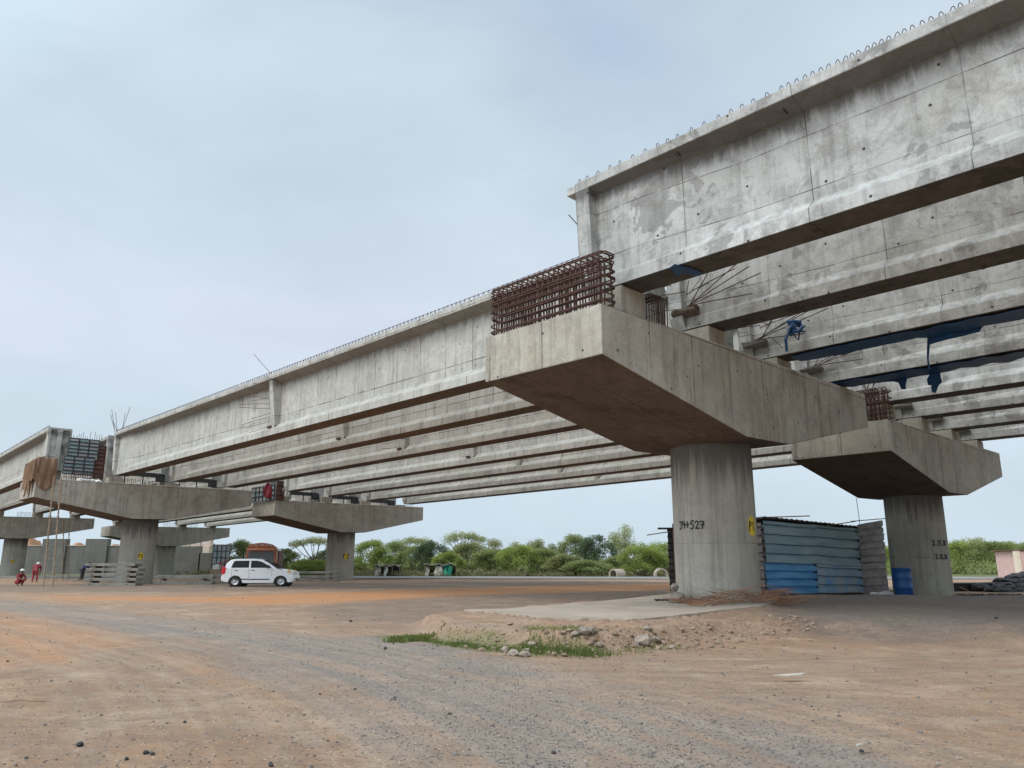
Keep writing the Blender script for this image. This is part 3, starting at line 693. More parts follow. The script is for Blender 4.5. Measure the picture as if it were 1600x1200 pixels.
for i in range(8):
    v = .98 + SPC * i if i < 4 else 14.193 + .649 + SPC * (i - 4)
    wz = .43 - .1 * i if i < 4 else -.35 - .05 * (i - 4)
    FG.append(girder(v + .77, 41.6, wz, 37.2, -.006, f_lab[i], GR_F, MAT['girder2'], dang=-.042, flip=True))
    FG[-1].location = BW(41.6, v + .385, wz)
    if i == 0:
        for a_, b_ in ((-.60, -.47), (-.13, .13), (.47, .60)): MB().box(a_, b_, .006, .09, .35 if abs(a_) > .3 and abs(b_) > .3 else .1, GH - .12).build('end_rib', MAT['girder2'], FG[-1], bevel=.01, seg=1)
        MB().box(-.6, .6, .006, .085, GH - .115, GH - .004).build('end_rib', MAT['girder2'], FG[-1])

pedestals('P1', [(.98 + SPC * i, .25, wR[i] - CF * (.98 + SPC * i) - .02) for i in range(4)] + [(3.72 + SPC * i, 2.1, .42 - .113 * i - CF * (3.7 + SPC * i)) for i in range(3)])
pedestals('Q1', [(.649 + SPC * i, .25, wR[4 + i] + .385 - CF * (.65 + SPC * i) - .02) for i in range(4)] + [(.32 + SPC * i, 2.1, .21 + .385 - .112 * i - CF * (.3 + SPC * i)) for i in range(4)])
pedestals('P2', [(3.718 + SPC * i, .12, .118 + .267 - .113 * i - CF * (3.7 + SPC * i)) for i in range(3)] + [(.98 + SPC * i, 2.3, .43 + .267 - .1 * i - CF * (1 + SPC * i)) for i in range(4)])
pedestals('Q2', [(.32 + SPC * i, .12, -.085 + .652 - .112 * i - CF * (.3 + SPC * i)) for i in range(4)] + [(.649 + SPC * i, 2.3, -.35 + .652 - .05 * i - CF * (1 + SPC * i)) for i in range(4)])
pedestals('P3', [(.7 + SPC * i, .3, .72 - .1 * i) for i in range(4)])
pedestals('Q3', [(.5 + SPC * i, .3, .72 - .05 * i) for i in range(4)])

# wire loops on the flange tops
def loop_mesh(wd, h, r, lean=0.0):
    return MB().tube([(0, -wd / 2, -.02), (lean, -wd * .22, h * .85), (lean, -wd * .12, h), (lean, wd * .02, h), (lean, wd * .12, h * .85), (0, wd / 2, -.02)], r, 5)
def loops(root, n, step, x, mesh_args, first=.1, jit=.03, rail=None, extra=None):
    src = loop_mesh(*mesh_args).build('rebar_loop', MAT['rust'], root, recalc=False); src.location = (x, -first, GH)
    s = first
    for i in range(1, min(n, 100)):
        s += step * (.5 if root is RG[0] and s > 4.5 else 1) * (1 + rng.uniform(-jit, jit) * 4)
        inst(src, 'rebar_loop', root, (x, -s, GH), (rng.uniform(-.12, .12), 0, rng.uniform(-.25, .25)))
    if rail:
        a, b_, z, rr = rail
        MB().tube([(x, -(a + (b_ - a) * k / 20), GH + z + rng.uniform(-.004, .004)) for k in range(21)], rr, 5).build('top_bar', MAT['rust'], root, recalc=False)
    return s
loops(RG[0], 100, .26, -.58, (.10, .078, .007, -.01), jit=.06, rail=(9, 26, .06, .006))
ob = loops(LG[0], 100, .205, -.56, (.10, .12, .009), first=16.0, rail=(.2, 37, .105, .009))
mm = MB()
for k in range(int(15.8 / .205)):
    s = .1 + k * .205
    mm.tube([(-.56, -s - .04, GH - .02), (-.56, -s - .03, GH + .105), (-.56, -s + .03, GH + .105), (-.56, -s + .04, GH - .02)], .009, 4)
tag(mm.build('rebar_loops', MAT['rust'], LG[0], recalc=False), kind='stuff')
loops(FG[0], 90, .4, .57, (.2, .12, .011), rail=(.2, 37, .12, .01))
bpy.context.view_layer.update()

MB().prism([(-.6,2.3),(.6,2.3),(.6,GH-.02),(-.6,GH-.02)], .005, .26, 'y').build('flange_stub', MAT['girder'], RG[0], bevel=.01)
# rib stiffeners in the middle of the left span with starter bars
for i, g in enumerate(LG):
    s_mid = 38.864 - 20.1
    for sx in ((-1, 1) if i < 3 else (-1,)):
        MB().prism([(sx*.14,.42),(sx*.375,.275),(sx*.39,.6),(sx*.60,2.24),(sx*.14,2.2)], -s_mid - .15, -s_mid + .15, 'y').build('rib_stub', MAT['girder2'], g, bevel=.01, seg=1)
    if i < 4:
        bm_ = MB(); rr = random.Random(40 + i)
        n = 11 if i == 0 else 3
        for k in range(n):
            z = .45 + (k * .17 if i == 0 else k * .55)
            a = Vector((-.30 - .1 * z / 2.5, -s_mid + .12, z)); le = rr.uniform(1.0, 1.6) if i == 0 else rr.uniform(.6, 1.2)
            dirn = Vector((-.45 + rr.uniform(-.25, .15), 1, rr.uniform(-.22, .30) - (.3 if k == 3 else 0))).normalized()
            bm_.tube([a, a + dirn * le * .5 + Vector((0, 0, rr.uniform(-.04, .04))), a + dirn * le], .010, 5)
        if i == 0:
            bm_.tube([(-.5, -s_mid + .1, GH), (-.5, -s_mid + 1.9, GH + 1.25)], .011, 5)
        bm_.box(-.42, -.2, -s_mid + .08, -s_mid + .42, .33, .40)
        bm_.build('starter_bars', MAT['rust'], g, recalc=False)

# end corbels with bent starter bars on the right span girders
for i in range(1, 8):
    g = RG[i]; rr = random.Random(90 + i)
    cb = MB().prism([(-.36,.30),(-.36,.46),(-.50,.52),(-.62,.47),(-.60,.39),(-.5,.33)], -.15, -.75, 'y'); cb.v = [(x + rr.uniform(-.03,.03), y + rr.uniform(-.06,.06), z + rr.uniform(-.03,.03)) for x, y, z in cb.v]; cb.build('corbel', MAT['oldwood'] if i == 1 else MAT['darkwall'], g)
    bm_ = MB()
    spec = [(.10,.62,-1.7),(.12,.60,-1.9),(.06,.34,-1.8),(.02,1.0,-.75),(.0,-.10,-1.5),(.05,.25,-1.2),(.05,.1,1.6),(.08,.16,1.8),(.02,.3,1.3)] if i < 4 else [(.3,.5,-.3),(.34,.45,-.4),(.3,.4,-.2),(.33,.52,-.5),(.3,.5,.1)]
    for k, (out, up, al) in enumerate(spec):
        st_ = Vector((-.50 - .02 * k, -.45 - rr.uniform(0, .25), .46 + (.06 * k if k > 4 else 0)))
        if k > 6: st_.z += .8
        e = st_ + Vector((-out, al * rr.uniform(.8, 1.1), up + rr.uniform(-.1, .1)))
        md = st_ + (e - st_) * .3 + Vector((-.02, 0, .03))
        bm_.tube([st_, st_ + Vector((-.02, 0, .03)), md, e], .0125, 5)
    for k in range(12 if i < 4 else 5):
        a_ = Vector((-.42, -.1 - rr.uniform(0, .8), rr.uniform(.5, 2.1))); e_2 = a_ + Vector((-rr.uniform(.3, 1.1), rr.uniform(-1.2, .9), rr.uniform(-.5, .35)))
        bm_.tube([a_, a_.lerp(e_2, .4) + Vector((0, 0, rr.uniform(-.08, .08))), e_2], rr.uniform(.007, .011), 5)
    bm_.build('starter_bars', MAT['rust'], g, recalc=False)
# bent bars standing out of the end faces towards the left pier
for g, zt in ((LG[0], GH), (RG[0], 1.5)):
    bm_ = MB(); rr = random.Random(5 if g is LG[0] else 6)
    if g is LG[0]:
        for dx, dy, hz in ((-.3, .9, 1.5), (-.1, .8, 1.35), (-.5, .35, 1.1), (.15, -.15, 1.2), (.3, -.4, 1.55), (-.2, .7, .8)):
            z0 = rr.uniform(1.0, 2.2)
            bm_.tube([(-.3 + rr.uniform(0, .6), 0, z0), (-.3 + dx * .3, .15 + dy * .3, z0 + .5), (-.3 + dx, .15 + dy, GH + hz)], .013, 5)
        for k in range(12): bm_.tube([(rr.uniform(-.5, .5), 0, .5 + k * .16), (rr.uniform(-.5, .5), .35, .45 + k * .16 + rr.uniform(-.3, .3))], .011, 5)
    else: bm_.tube([(-.45, 0, zt), (-.45, .35, zt + .45)], .012, 5)
    bm_.build('starter_bars', MAT['rust'], g, recalc=False)

# ------------------------------------------------------------------ rebar cages on the cap ends (cast into the cap: parts of the pier)
def cage(m, x0, x1, y0, y1, z0, z1, dy=.15, dz=.17, r=.016, seed=1, hair=True):
    rr = random.Random(seed); j = lambda s=.012: rr.uniform(-s, s)
    y = y0 + .05
    while y < y1 - .03:
        for x in (x0, x1, x0 + .09, x1 - .1):
            if x in (x0 + .09, x1 - .1) and rr.random() < .3: continue
            m.tube([(x + j(), y + j(.03), z0), (x + j(), y + j(.03), z1 - .1)], r, 5)
        if hair:
            m.tube([(x0 - .02, y + j(.03), z1 - .35), (x0 - .01, y + j(), z1 - .03), (x0 + .07, y + j(), z1 + .02), (x1 - .07, y + j(), z1 + .02), (x1 + .01, y + j(), z1 - .03), (x1 + .02, y + j(.03), z1 - .35)], r, 5)
        y += dy * rr.uniform(.8, 1.15)
    z = z0 + .1
    while z < z1:
        e = .07
        for q_ in (0, .035) if rr.random() < .6 else (0,):
            a0, b0, c0, d0 = x0 - .03 + j(), x1 + .03 + j(), y0 - .05 + j(.03), y1 + .05 + j(.03); zz = z + q_
            m.tube([(a0, c0 + e, zz + j()), (a0, d0 - e, zz + j()), (a0 + e, d0, zz), (b0 - e, d0, zz), (b0, d0 - e, zz + j()), (b0, c0 + e, zz + j()), (b0 - e, c0, zz), (a0 + e, c0, zz), (a0, c0 + e, zz)], r, 5)
        z += dz * rr.uniform(.9, 1.1)
def pier_local(key, v, u): return v - CL / 2, u - CB / 2
def add_cage(key, v0, v1, u0, u1, h, seed, **k):
    p = PIERS[key]; x0, y0 = pier_local(key, v0, u0); x1, y1 = pier_local(key, v1, u1); z = p['org'].z - p['base'] + CF * v0
    m = MB(); cage(m, x0, x1, y0, y1, z - .03, z + h, seed=seed, **k)
    return m.build('rebar_cage', MAT['rust'], p['root'], recalc=False)
add_cage('P1', .07, .42, .02, 3.1, 1.08, 3, dz=.155)
add_cage('Q1', .07, .42, .02, 3.1, 1.05, 4)
add_cage('P2', .07, .42, .05, 3.1, 1.08, 5)
# shear-key bars: rows of upright bars between the girders
def key_bars(key, v0, v1, u, h, n, seed=1):
    p = PIERS[key]; m = MB(); rr = random.Random(seed); z = p['org'].z - p['base'] + CF * v0
    for k in range(n):
        x, y = pier_local(key, v0 + (v1 - v0) * k / (n - 1) + rr.uniform(-.02, .02), u)
        for dy in (0, .45):
            m.tube([(x, y + dy, z), (x + rr.uniform(-.02, .02), y + dy, z + h * rr.uniform(.97, 1.03))], .013, 5)
        m.tube([(x, y, z + h), (x, y + .45, z + h)], .013, 5)
    return m.build('upright_bars', MAT['rust'], p['root'], recalc=False)
key_bars('P1', 1.84, 2.36, .12, .66, 9, 1)
key_bars('P1', 5.4, 6.6, 1.3, .35, 8, 2); key_bars('P1', 8.6, 9.8, 1.3, .30, 8, 3)
key_bars('Q1', 11.4, 12.3, 1.2, .32, 8, 4); key_bars('Q1', 8.3, 9.6, 1.2, .25, 8, 5)
key_bars('P2', 2.0, 3.5, .6, .55, 14, 6); key_bars('P2', 5.2, 6.9, 1.4, .4, 8, 7)
key_bars('Q3', 2.0, 4.9, .8, .55, 14, 8); key_bars('Q3', 5.6, 9.2, .8, .5, 16, 9); key_bars('P3', 6.0, 8.6, .8, .5, 14, 10)
key_bars('Q2', 11.9, 12.4, 1.2, .35, 4, 11)

# ------------------------------------------------------------------ things on the bridge
def planar(m, pts, thick, axis):
    "polygon of 3-D points thickened along axis"
    n = len(pts); a = Vector(axis) * thick
    return m.add([Vector(p) for p in pts] + [Vector(p) + a for p in pts], [tuple(range(n))[::-1], tuple(range(n, 2 * n))] + [(i, (i + 1) % n, n + (i + 1) % n, n + i) for i in range(n)])
def UVW(u, v, wz): return BW(u, v, wz)
vdir = Vector((math.cos(PSI), math.sin(PSI), 0)); udir = Vector((-math.sin(PSI), math.cos(PSI), 0))
def soffit_w(i, u): return wR[i] + .006 * (1.2 - u)
def tarp_soffit(i, u0, u1, v0f, v1f, seed, ragged=.1):
    m = MB(); rr = random.Random(seed); v = .98 + SPC * i if i < 4 else 14.842 + SPC * (i - 4)
    n = max(6, int(abs(u1 - u0) / .35)); A = []; B = []
    for k in range(n + 1):
        u = u0 + (u1 - u0) * k / n; wz = soffit_w(i, u) - .02 - .05 * abs(math.sin(k * 1.7 + seed)) - rr.uniform(0, .02)
        A.append(BW(u, v + v0f + rr.uniform(-ragged, ragged) * .5, wz)); B.append(BW(u, v + v1f + rr.uniform(-ragged, ragged), wz - rr.uniform(0, .03)))
    o = len(m.v); up = Vector((0, 0, .008)); m.v += A + B + [a + up for a in A] + [b_ + up for b_ in B]; q = n + 1
    for k in range(n):
        m.f += [(o+k, o+k+1, o+q+k+1, o+q+k), (o+2*q+k, o+2*q+q+k, o+2*q+q+k+1, o+2*q+k+1), (o+k, o+2*q+k, o+2*q+k+1, o+k+1), (o+q+k, o+q+k+1, o+3*q+k+1, o+3*q+k)]
    return m
def world_obj(m, name, mat, label, cat, group=None, **k): return tag(m.build(name, mat, **k), label, cat, group)
def rag(m, pxs, v, seed=0):
    pts = []
    for x, y in pxs:
        u, wz = plane_v(x, y, v); pts.append(BW(u, v, wz))
    return planar(m, pts, .012, vdir)
# patch under the nearest girder
u0 = plane_v(1050, 420, .98)[0]; u1 = plane_v(1100, 408, .98)[0]
m = MB(); pts_ = []
for x_, y_ in ((1046,419),(1054,413),(1064,416),(1080,419),(1099,427),(1086,432),(1074,428),(1066,427),(1062,432),(1056,431),(1052,424)):
    d_ = ray(x_, y_); k_ = (O.z + soffit_w(0, 0) - .03 - EYE) / d_.z; pts_.append(Vector((d_.x * k_, d_.y * k_, EYE + d_.z * k_)))
planar(m, pts_, .01, (0, 0, 1)); world_obj(m, 'plastic_sheet', MAT['blue'], 'small scrap of blue plastic under the end of the nearest right girder', 'plastic sheet', 'blue plastic left on the girders', recalc=False)
v3 = .98 + 2 * SPC; v4 = .98 + 3 * SPC
m = tarp_soffit(2, plane_v(1235, 575, v3)[0], -22, .02, .72, 2)
rag(m, [(1449,524),(1500,512),(1542,503),(1536,510),(1530,518),(1512,523),(1500,526),(1478,531),(1453,538),(1451,560),(1453,576),(1450,578),(1448,556)], v3 + .79)
world_obj(m, 'plastic_sheet', MAT['blue'], 'blue plastic sheet lining the third right girder, its torn edge hanging', 'plastic sheet', 'blue plastic left on the girders', recalc=False)
m = tarp_soffit(3, plane_v(1300, 605, v4)[0], -22, .02, .74, 3)
rag(m, [(1378,594),(1400,588),(1432,580),(1425,588),(1417,592),(1415,603),(1416,608),(1408,608),(1404,598),(1396,596),(1382,597)], v4 + .78)
rag(m, [(1452,575),(1468,574),(1470,590),(1472,597),(1466,603),(1462,614),(1456,613),(1455,602),(1450,602),(1448,593),(1452,586)], v4 + .70)
world_obj(m, 'plastic_sheet', MAT['blue'], 'blue plastic sheet lining the fourth right girder with two rags dangling', 'plastic sheet', 'blue plastic left on the girders', recalc=False)
# knotted blue strip on bars of third girder
m = MB(); rr = random.Random(4); c0 = BW(*[plane_v(1243, 512, v3 - .35)[0]], v3 - .35, plane_v(1243, 512, v3 - .35)[1])
for k in range(16):
    a = c0 + Vector((rr.uniform(-.22, .26), rr.uniform(-.1, .1), rr.uniform(-.14, .14))); b_ = c0 + Vector((rr.uniform(-.24, .26), rr.uniform(-.1, .1), rr.uniform(-.16, .16)))
    m.tube([a, (a + b_) / 2 + Vector((0, 0, rr.uniform(-.1, .1))), b_], rr.uniform(.02, .045), 6)
m.tube([c0 + Vector((-.15, 0, -.05)), c0 + Vector((-.27, 0, -.3)), c0 + Vector((-.27, 0, -.62))], .035, 6)
m.tube([c0 + Vector((.1, 0, -.05)), c0 + Vector((.05, 0, -.33)), c0 + Vector((-.05, 0, -.2)), c0 + Vector((-.1, 0, -.1))], .02, 6)
world_obj(m, 'plastic_strip', MAT['blue'], 'knotted strip of blue plastic tied to bars of the third right girder', 'plastic strip', 'blue plastic left on the girders', recalc=False)

# burlap over the cage of the left pier
def drape(key, name, label):
    p = PIERS[key]; org = p['org']; rr = random.Random(12)
    m = MB(); nu, nv = 30, 34
    # cloth parameter: s runs over the top (v) and down both faces; corner of the cage end
    def P(s, tt):
        # s 0..1 along u from near edge (u=-.12) to 2.0 ; tt 0..1 from hem of outer face, over the top
        u = -.14 + s * 2.1
        hem = -1.05 + .55 * abs(math.sin(s * 9 + 1)) + .5 * max(0, math.sin(s * 15.0 + .5)) * (1 if s > .15 else 0)
        if s < .22: hem = -.05 + .2 * math.sin(s * 30)
        path = [(-.10, hem), (-.09, .3), (-.04, 1.14), (.2, 1.22), (.5, 1.15), (.52, .85)]
        q = tt * (len(path) - 1); i = min(int(q), len(path) - 2); f = q - i
        v = path[i][0] * (1 - f) + path[i + 1][0] * f; wz = path[i][1] * (1 - f) + path[i + 1][1] * f
        fold = .05 * math.sin(s * 38 + 2 * tt) + .03 * math.sin(s * 71)
        if i < 2: v -= abs(fold) * 1.6 + .03
        sag = -.22 * s * s
        return p['org'] + Matrix.Rotation(p['rot'], 3, 'Z') @ Vector((v, u, wz + (sag if i >= 1 else 0) + rr.uniform(-.012, .012)))
    for i in range(nu + 1):
        for j in range(nv + 1): m.v.append(P(i / nu, j / nv))
    for i in range(nu):
        for j in range(nv): a = i * (nv + 1) + j; m.f.append((a, a + 1, a + nv + 2, a + nv + 1))
    # flap over the face turned to the camera
    o = len(m.v); nv2 = 16
    for i in range(11):
        v = -.12 + i * .105
        for j in range(nv2 + 1):
            f = j / nv2; hem = -.62 + .34 * (abs(i - 5.5) / 5.5) ** 1.6 * 1.6
            wz = 1.17 + (hem - 1.17) * f
            m.v.append(p['org'] + Matrix.Rotation(p['rot'], 3, 'Z') @ Vector((v, -.16 - .05 * math.sin(i * 1.7 + f * 3) - .05 * math.sin(f * 6), wz)))
    for i in range(10):
        for j in range(nv2): a = o + i * (nv2 + 1) + j; m.f.append((a, a + 1, a + nv2 + 2, a + nv2 + 1))
    ob = m.build(name, MAT['burlap'], smooth=True, recalc=False)
    sm = ob.modifiers.new('thick', 'SOLIDIFY'); sm.thickness = .02
    return tag(ob, label, 'sacking')
drape('P2', 'burlap_sheet', 'brown burlap sacking draped over the near tip of the left pier cap')

# steel shutters on the left pier
def frame_at(org, rot, v, u, wz): return org + Matrix.Rotation(rot, 3, 'Z') @ Vector((v, u, wz))
def shutter(org, rz, wd, ht, cols, rows, label, mats, group='steel shuttering on the pier caps', face=-1, tilt=0.0):
    root = thing('formwork_panel', label, 'shuttering', org, rz, group); root.rotation_euler = (tilt, 0, rz)
    rr = random.Random(int(wd * 100 + ht * 31))
    MB().box(0, wd, 0, .04, 0, ht).build('back_sheet', mats[0], root)
    for c in range(cols):
        for r in range(rows):
            x0, z0 = c * wd / cols, r * ht / rows
            MB().box(x0 + .04, x0 + wd / cols - .04, face * .02 - .012, face * .02 + .012, z0 + .045, z0 + ht / rows - .045).build('steel_plate', MAT['plate%d' % rr.randrange(3)] if mats[0] is MAT['form'] else mats[0], root)
    f = MB(); rw = .018
    for c in range(cols + 1): f.box(c * wd / cols - rw / 2, c * wd / cols + rw / 2, -.09, -.031, 0, ht)
    for r in range(rows + 1): f.box(0, wd, -.10, -.033, r * ht / rows - rw * .8, r * ht / rows + rw * .8)
    f.build('rib_grid', mats[1], root)
    return root
MAT['plate0'] = varied('bluish_plate', (.20,.29,.34), (.32,.41,.45), 3, .5, .2); MAT['plate1'] = varied('greyish_plate', (.34,.34,.35), (.46,.45,.45), 3, .55, .2); MAT['plate2'] = varied('teal_grey_plate', (.25,.34,.36), (.38,.45,.46), 3, .5, .2)
p2 = PIERS['P2']
shutter(frame_at(p2['org'], PSI, 1.72, 1.35, 1.55), PSI, 1.62, 1.05, 3, 5, 'upper blue-grey steel shutter above the sacking pier cap', (MAT['form'], MAT['formrib']))
shutter(frame_at(p2['org'], PSI, 1.55, 1.25, .48), PSI, 1.62, 1.03, 3, 5, 'lower blue-grey steel shutter resting under the upper one', (MAT['form'], MAT['formrib']))
shutter(frame_at(p2['org'], PSI, 3.36, 1.45, 1.45), PSI, .42, .85, 1, 4, 'upper narrow rust-red shutter beside the blue-grey one', (MAT['rustform'], MAT['rust']))
shutter(frame_at(p2['org'], PSI, 3.2, 1.35, .38), PSI, .55, 1.03, 1, 4, 'lower narrow rust-red shutter beside the blue-grey one', (MAT['rustform'], MAT['rust']))
# upright bars above the shutters belong to the diaphragm reinforcement
m = MB(); rr = random.Random(8)
for k in range(15):
    b0 = frame_at(p2['org'], PSI, 1.75 + k * .125, 1.55, .25); m.tube([b0, b0 + Vector((rr.uniform(-.03, .03), 0, 2.35 + rr.uniform(.1, .55)))], .012, 5)
for k in range(9):
    a = frame_at(p2['org'], PSI, 1.7, 1.55, .35 + k * .28); b0 = frame_at(p2['org'], PSI, 3.7, 1.55, .35 + k * .28); m.tube([a, b0], .012, 5)
world_obj(m, 'diaphragm_reinforcement', MAT['rust'], 'row of thin upright bars sticking up behind the blue-grey shutters', 'reinforcement', recalc=False)
m = MB()
for k in range(5): m.rock(frame_at(p2['org'], PSI, 2.3 + .22 * k, .35, .1 - CF * 0), .24, rr, flat=.55)
world_obj(m, 'cement_bags', MAT['white'], 'pale crumpled bags lying on the left pier cap below the shutters', 'bags', smooth=True)
# dark steel boxes and props between the pedestals
def prop_frame(key, v0, v1, u, wz, h, label):
    p = PIERS[key]; root = thing('steel_staging', label, 'staging', frame_at(p['org'], p['rot'], v0, u, wz), p['rot'], 'dark steel staging under the girder ends')
    w_ = v1 - v0
    MB().box(0, w_, 0, .5, h - .22, h).build('deck_plate', MAT['darksteel'], root, bevel=.01)
    n = max(2, int(w_ / .8) + 1)
    for k in range(n):
        x = .06 + (w_ - .12) * k / (n - 1); MB().tube([(x, .1, 0), (x, .1, h - .2)], .035, 8).build('prop', MAT['darksteel'], root, recalc=False)
    MB().box(w_ - .35, w_ + .1, -.12, .2, h - .50, h - .05).build('jack_box', MAT['darksteel'], root, bevel=.01)
    return root
for i in range(2): prop_frame('P2', 4.62 + SPC * i, 6.85 + SPC * i, .35, .04 + CF * 5, .72 - .1 * i, ['dark steel staging right of the first pedestal on the left pier cap', 'dark steel staging right of the second pedestal on the left pier cap'][i])
for i in range(3): prop_frame('Q2', 1.3 + SPC * i, 3.35 + SPC * i, .35, .06 + CF * 3, .62 - .08 * i, ['dark steel staging nearest the red cloth on the middle pier', 'dark steel staging in the middle of the middle pier cap', 'dark steel staging toward the right tip of the middle pier cap'][i])
q2 = PIERS['Q2']
sroot = shutter(frame_at(q2['org'], PSI, -.06, 3.2, .02), PSI - math.pi / 2, 3.2, 1.0, 6, 3, 'dark gridded steel shutter on the near end of the middle pier cap', (MAT['form'], MAT['formrib']))
shutter(frame_at(q2['org'], PSI, .0, -.06, .02), PSI, .55, 1.25, 1, 4, 'rust-brown upright shutter at the corner of the middle pier cap', (MAT['rustform'], MAT['rust']))
def cloth_bundle(P, wd, ht, mat, label, name, seed):
    rr = random.Random(seed); m = MB(); nu, nv = 10, 12
    for i in range(nu + 1):
        for j in range(nv + 1):
            s, f = i / nu, j / nv; k = math.sin(f * math.pi) ** .5 * (.6 + .4 * f)
            m.v.append(Vector(P) + Vector(((s - .5) * wd * k + .1 * f * wd, -.12 - .06 * math.sin(s * 9 + f * 4), ht * (1 - f) + rr.uniform(-.02, .02))))
    for i in range(nu):
        for j in range(nv): a = i * (nv + 1) + j; m.f.append((a, a + 1, a + nv + 2, a + nv + 1))
    o = m.build(name, mat, smooth=True, recalc=False); sm = o.modifiers.new('t', 'SOLIDIFY'); sm.thickness = .05
    return tag(o, label, 'cloth')
MAT['red'] = varied('red_cloth', (.17,.02,.028), (.30,.035,.045), 4, .8); MAT['darkred'] = varied('dark_red_cloth', (.22,.02,.03), (.40,.05,.06), 4, .85)
cq = at(418, 779, frame_at(q2['org'], PSI, -.3, 1.0, 0).y - .3); cloth_bundle(cq, .75, 1.05, MAT['red'], 'red cloth hung over the shutter on the middle pier cap', 'red_cloth', 1)
cq = at(446, 776, frame_at(q2['org'], PSI, .9, -.2, 0).y - .1); cloth_bundle(cq, .6, .7, MAT['white'], 'white cloth hanging at the corner of the middle pier cap', 'white_cloth', 2)
# hanging wire
a = frame_at(PIERS['Q1']['org'], PSI, 1.0, CB * .9, -1.3)
a = at(1338, 778, 31.0); m = MB(); m.tube([a, a + Vector((.04, 0, -1.2)), a + Vector((.14, 0, -2.6))], .012, 5)
world_obj(m, 'hanging_wire', MAT['black'], 'thin black wire hanging from the cap of the pier behind the shed', 'wire', recalc=False)

# ladders of pipe standing against the left pier cap
def ladder(b0, b1, t0, t1, label, rail=.035, nr=16):
    root = thing('tall_ladder', label, 'ladder', b0, 0, 'tall site ladders'); o = Vector(b0)
    for a, b_ in ((b0, t0), (b1, t1)):
        m = MB(); a = Vector(a) - o; b_ = Vector(b_) - o; m.tube([a, b_], rail, 8)
        for k in range(1, 8): c = a + (b_ - a) * k / 8; dd = (b_ - a).normalized() * .06; m.tube([c - dd, c + dd], rail * 1.6, 8)
        m.build('rail', MAT['wood'], root, recalc=False)
    for k in range(1, nr):
        f = k / nr; a = Vector(b0) + (Vector(t0) - Vector(b0)) * f - o; b_ = Vector(b1) + (Vector(t1) - Vector(b1)) * f - o
        if k % 2 == 0 or k > 12: MB().tube([a, b_], .012, 6).build('rung', MAT['greysteel'], root, recalc=False)
    return root
fy = 40.6
g1, g2 = gat(67.5, 917, G(-23, 41)), gat(82, 917, G(-22.5, 41)); t1 = at(84.5, 744, 41.7); t2 = at(95.5, 746, 42.0)
ladder(g1, g2, t1, t2, 'tall bamboo ladder leaning on the sacking pier cap', .038)
g1, g2 = gat(98, 906, .1), gat(107, 906, .1); ladder(g1, g2, at(99.5, 812, 60), at(108, 811, 60), 'thin dark ladder standing behind the bamboo one', .03, 10)

# ------------------------------------------------------------------ tin shed
MAT['tinb'] = varied('bright_blue_tin', (.05,.25,.52), (.14,.40,.66), 2.5, .5, .2, .1, stretch=(.3,.3,2)); MAT['tint'] = varied('faded_teal_tin', (.19,.31,.36), (.32,.43,.46), 1.5, .6, .2, .1, stretch=(.4,.4,3))
MAT['tind'] = varied('grey_brown_tin', (.12,.095,.08), (.27,.25,.245), 2.0, .7, .2, .1, stretch=(.4,.4,2)); MAT['tinp'] = varied('patchy_blue_tin', (.14,.33,.56), (.40,.44,.45), 1.1, .6, .1, .1)
MAT['tinroof'] = varied('dark_roof_tin', (.03,.03,.03), (.09,.08,.075), 3, .8)
def corr_sheet(A, B, z0a, z0b, z1a, z1b, pitch=.26, amp=.06, off=.0, seed=0):
    "sheet between ground points A and B with ribs running horizontally"
    m = MB(); A = Vector((A[0], A[1], 0)); B = Vector((B[0], B[1], 0)); d = (B - A); n = Vector((d.y, -d.x, 0)).normalized(); rr = random.Random(seed)
    H = max(z1a - z0a, z1b - z0b); rows = []; z = 0
    while z < H:
        for dz, o in ((0, 0), (.02, amp * .45), (pitch - .075, amp * .55), (pitch - .065, -amp * 1.1), (pitch - .012, -amp * 1.1)):
            rows.append((z + dz, o))
        z += pitch
    rows = [r_ for r_ in rows if r_[0] < H] + [(H, 0)]
    nc = 8
    for (z, o) in rows:
        f = z / H
        for c in range(nc + 1):
            s = c / nc; za = z0a + (z1a - z0a) * f; zb = z0b + (z1b - z0b) * f
            p = A + d * s + n * (o + off + .01 * math.sin(s * 9 + f * 4 + seed)); m.v.append((p.x, p.y, za + (zb - za) * s + .01 * math.sin(s * 6 + seed)))
    for i in range(len(rows) - 1):
        for c in range(nc): a = i * (nc + 1) + c; m.f.append((a, a + 1, a + nc + 2, a + nc + 1))
    return m
sh = thing('tin_shed', 'shed of rusty blue and teal corrugated tin behind the nearest column', 'shed', (0, 0, 0))
SA, SB, SC = Vector((8.05, 25.2)), Vector((13.45, 30.5)), Vector((15.9, 33.6)); SD = Vector((7.35, 35.2)); SM = SA + (SB - SA) * .49
zA, zT = .33, 2.66
corr = lambda *a, mat, **k: corr_sheet(*a, **k).build('wall_sheet', MAT[mat], sh, recalc=False)
z_mid = 1.38
corr(SA, SM, zA, zA - .02, z_mid, z_mid - .03, mat='tinb', pitch=.25)
corr(SM, SB, zA - .02, .22, z_mid + .0, z_mid - .12, mat='tinp', pitch=.30, seed=3)
corr(SA, SM + (SB-SA)*.02, z_mid - .05, z_mid - .08, zT, zT, mat='tint', pitch=.31, off=.05, seed=1)
corr(SM, SB, z_mid - .1, z_mid - .2, zT - .0, zT - .02, mat='tint', pitch=.34, off=.03, seed=2)
corr(SB, SC, .15, .12, 1.45, 1.5, mat='tind', pitch=.33, amp=.03, seed=5)
corr(SB + (SC - SB) * -.03, SC, 1.35, 1.4, 2.78, 3.15, mat='tind', pitch=.30, amp=.03, off=.05, seed=6)
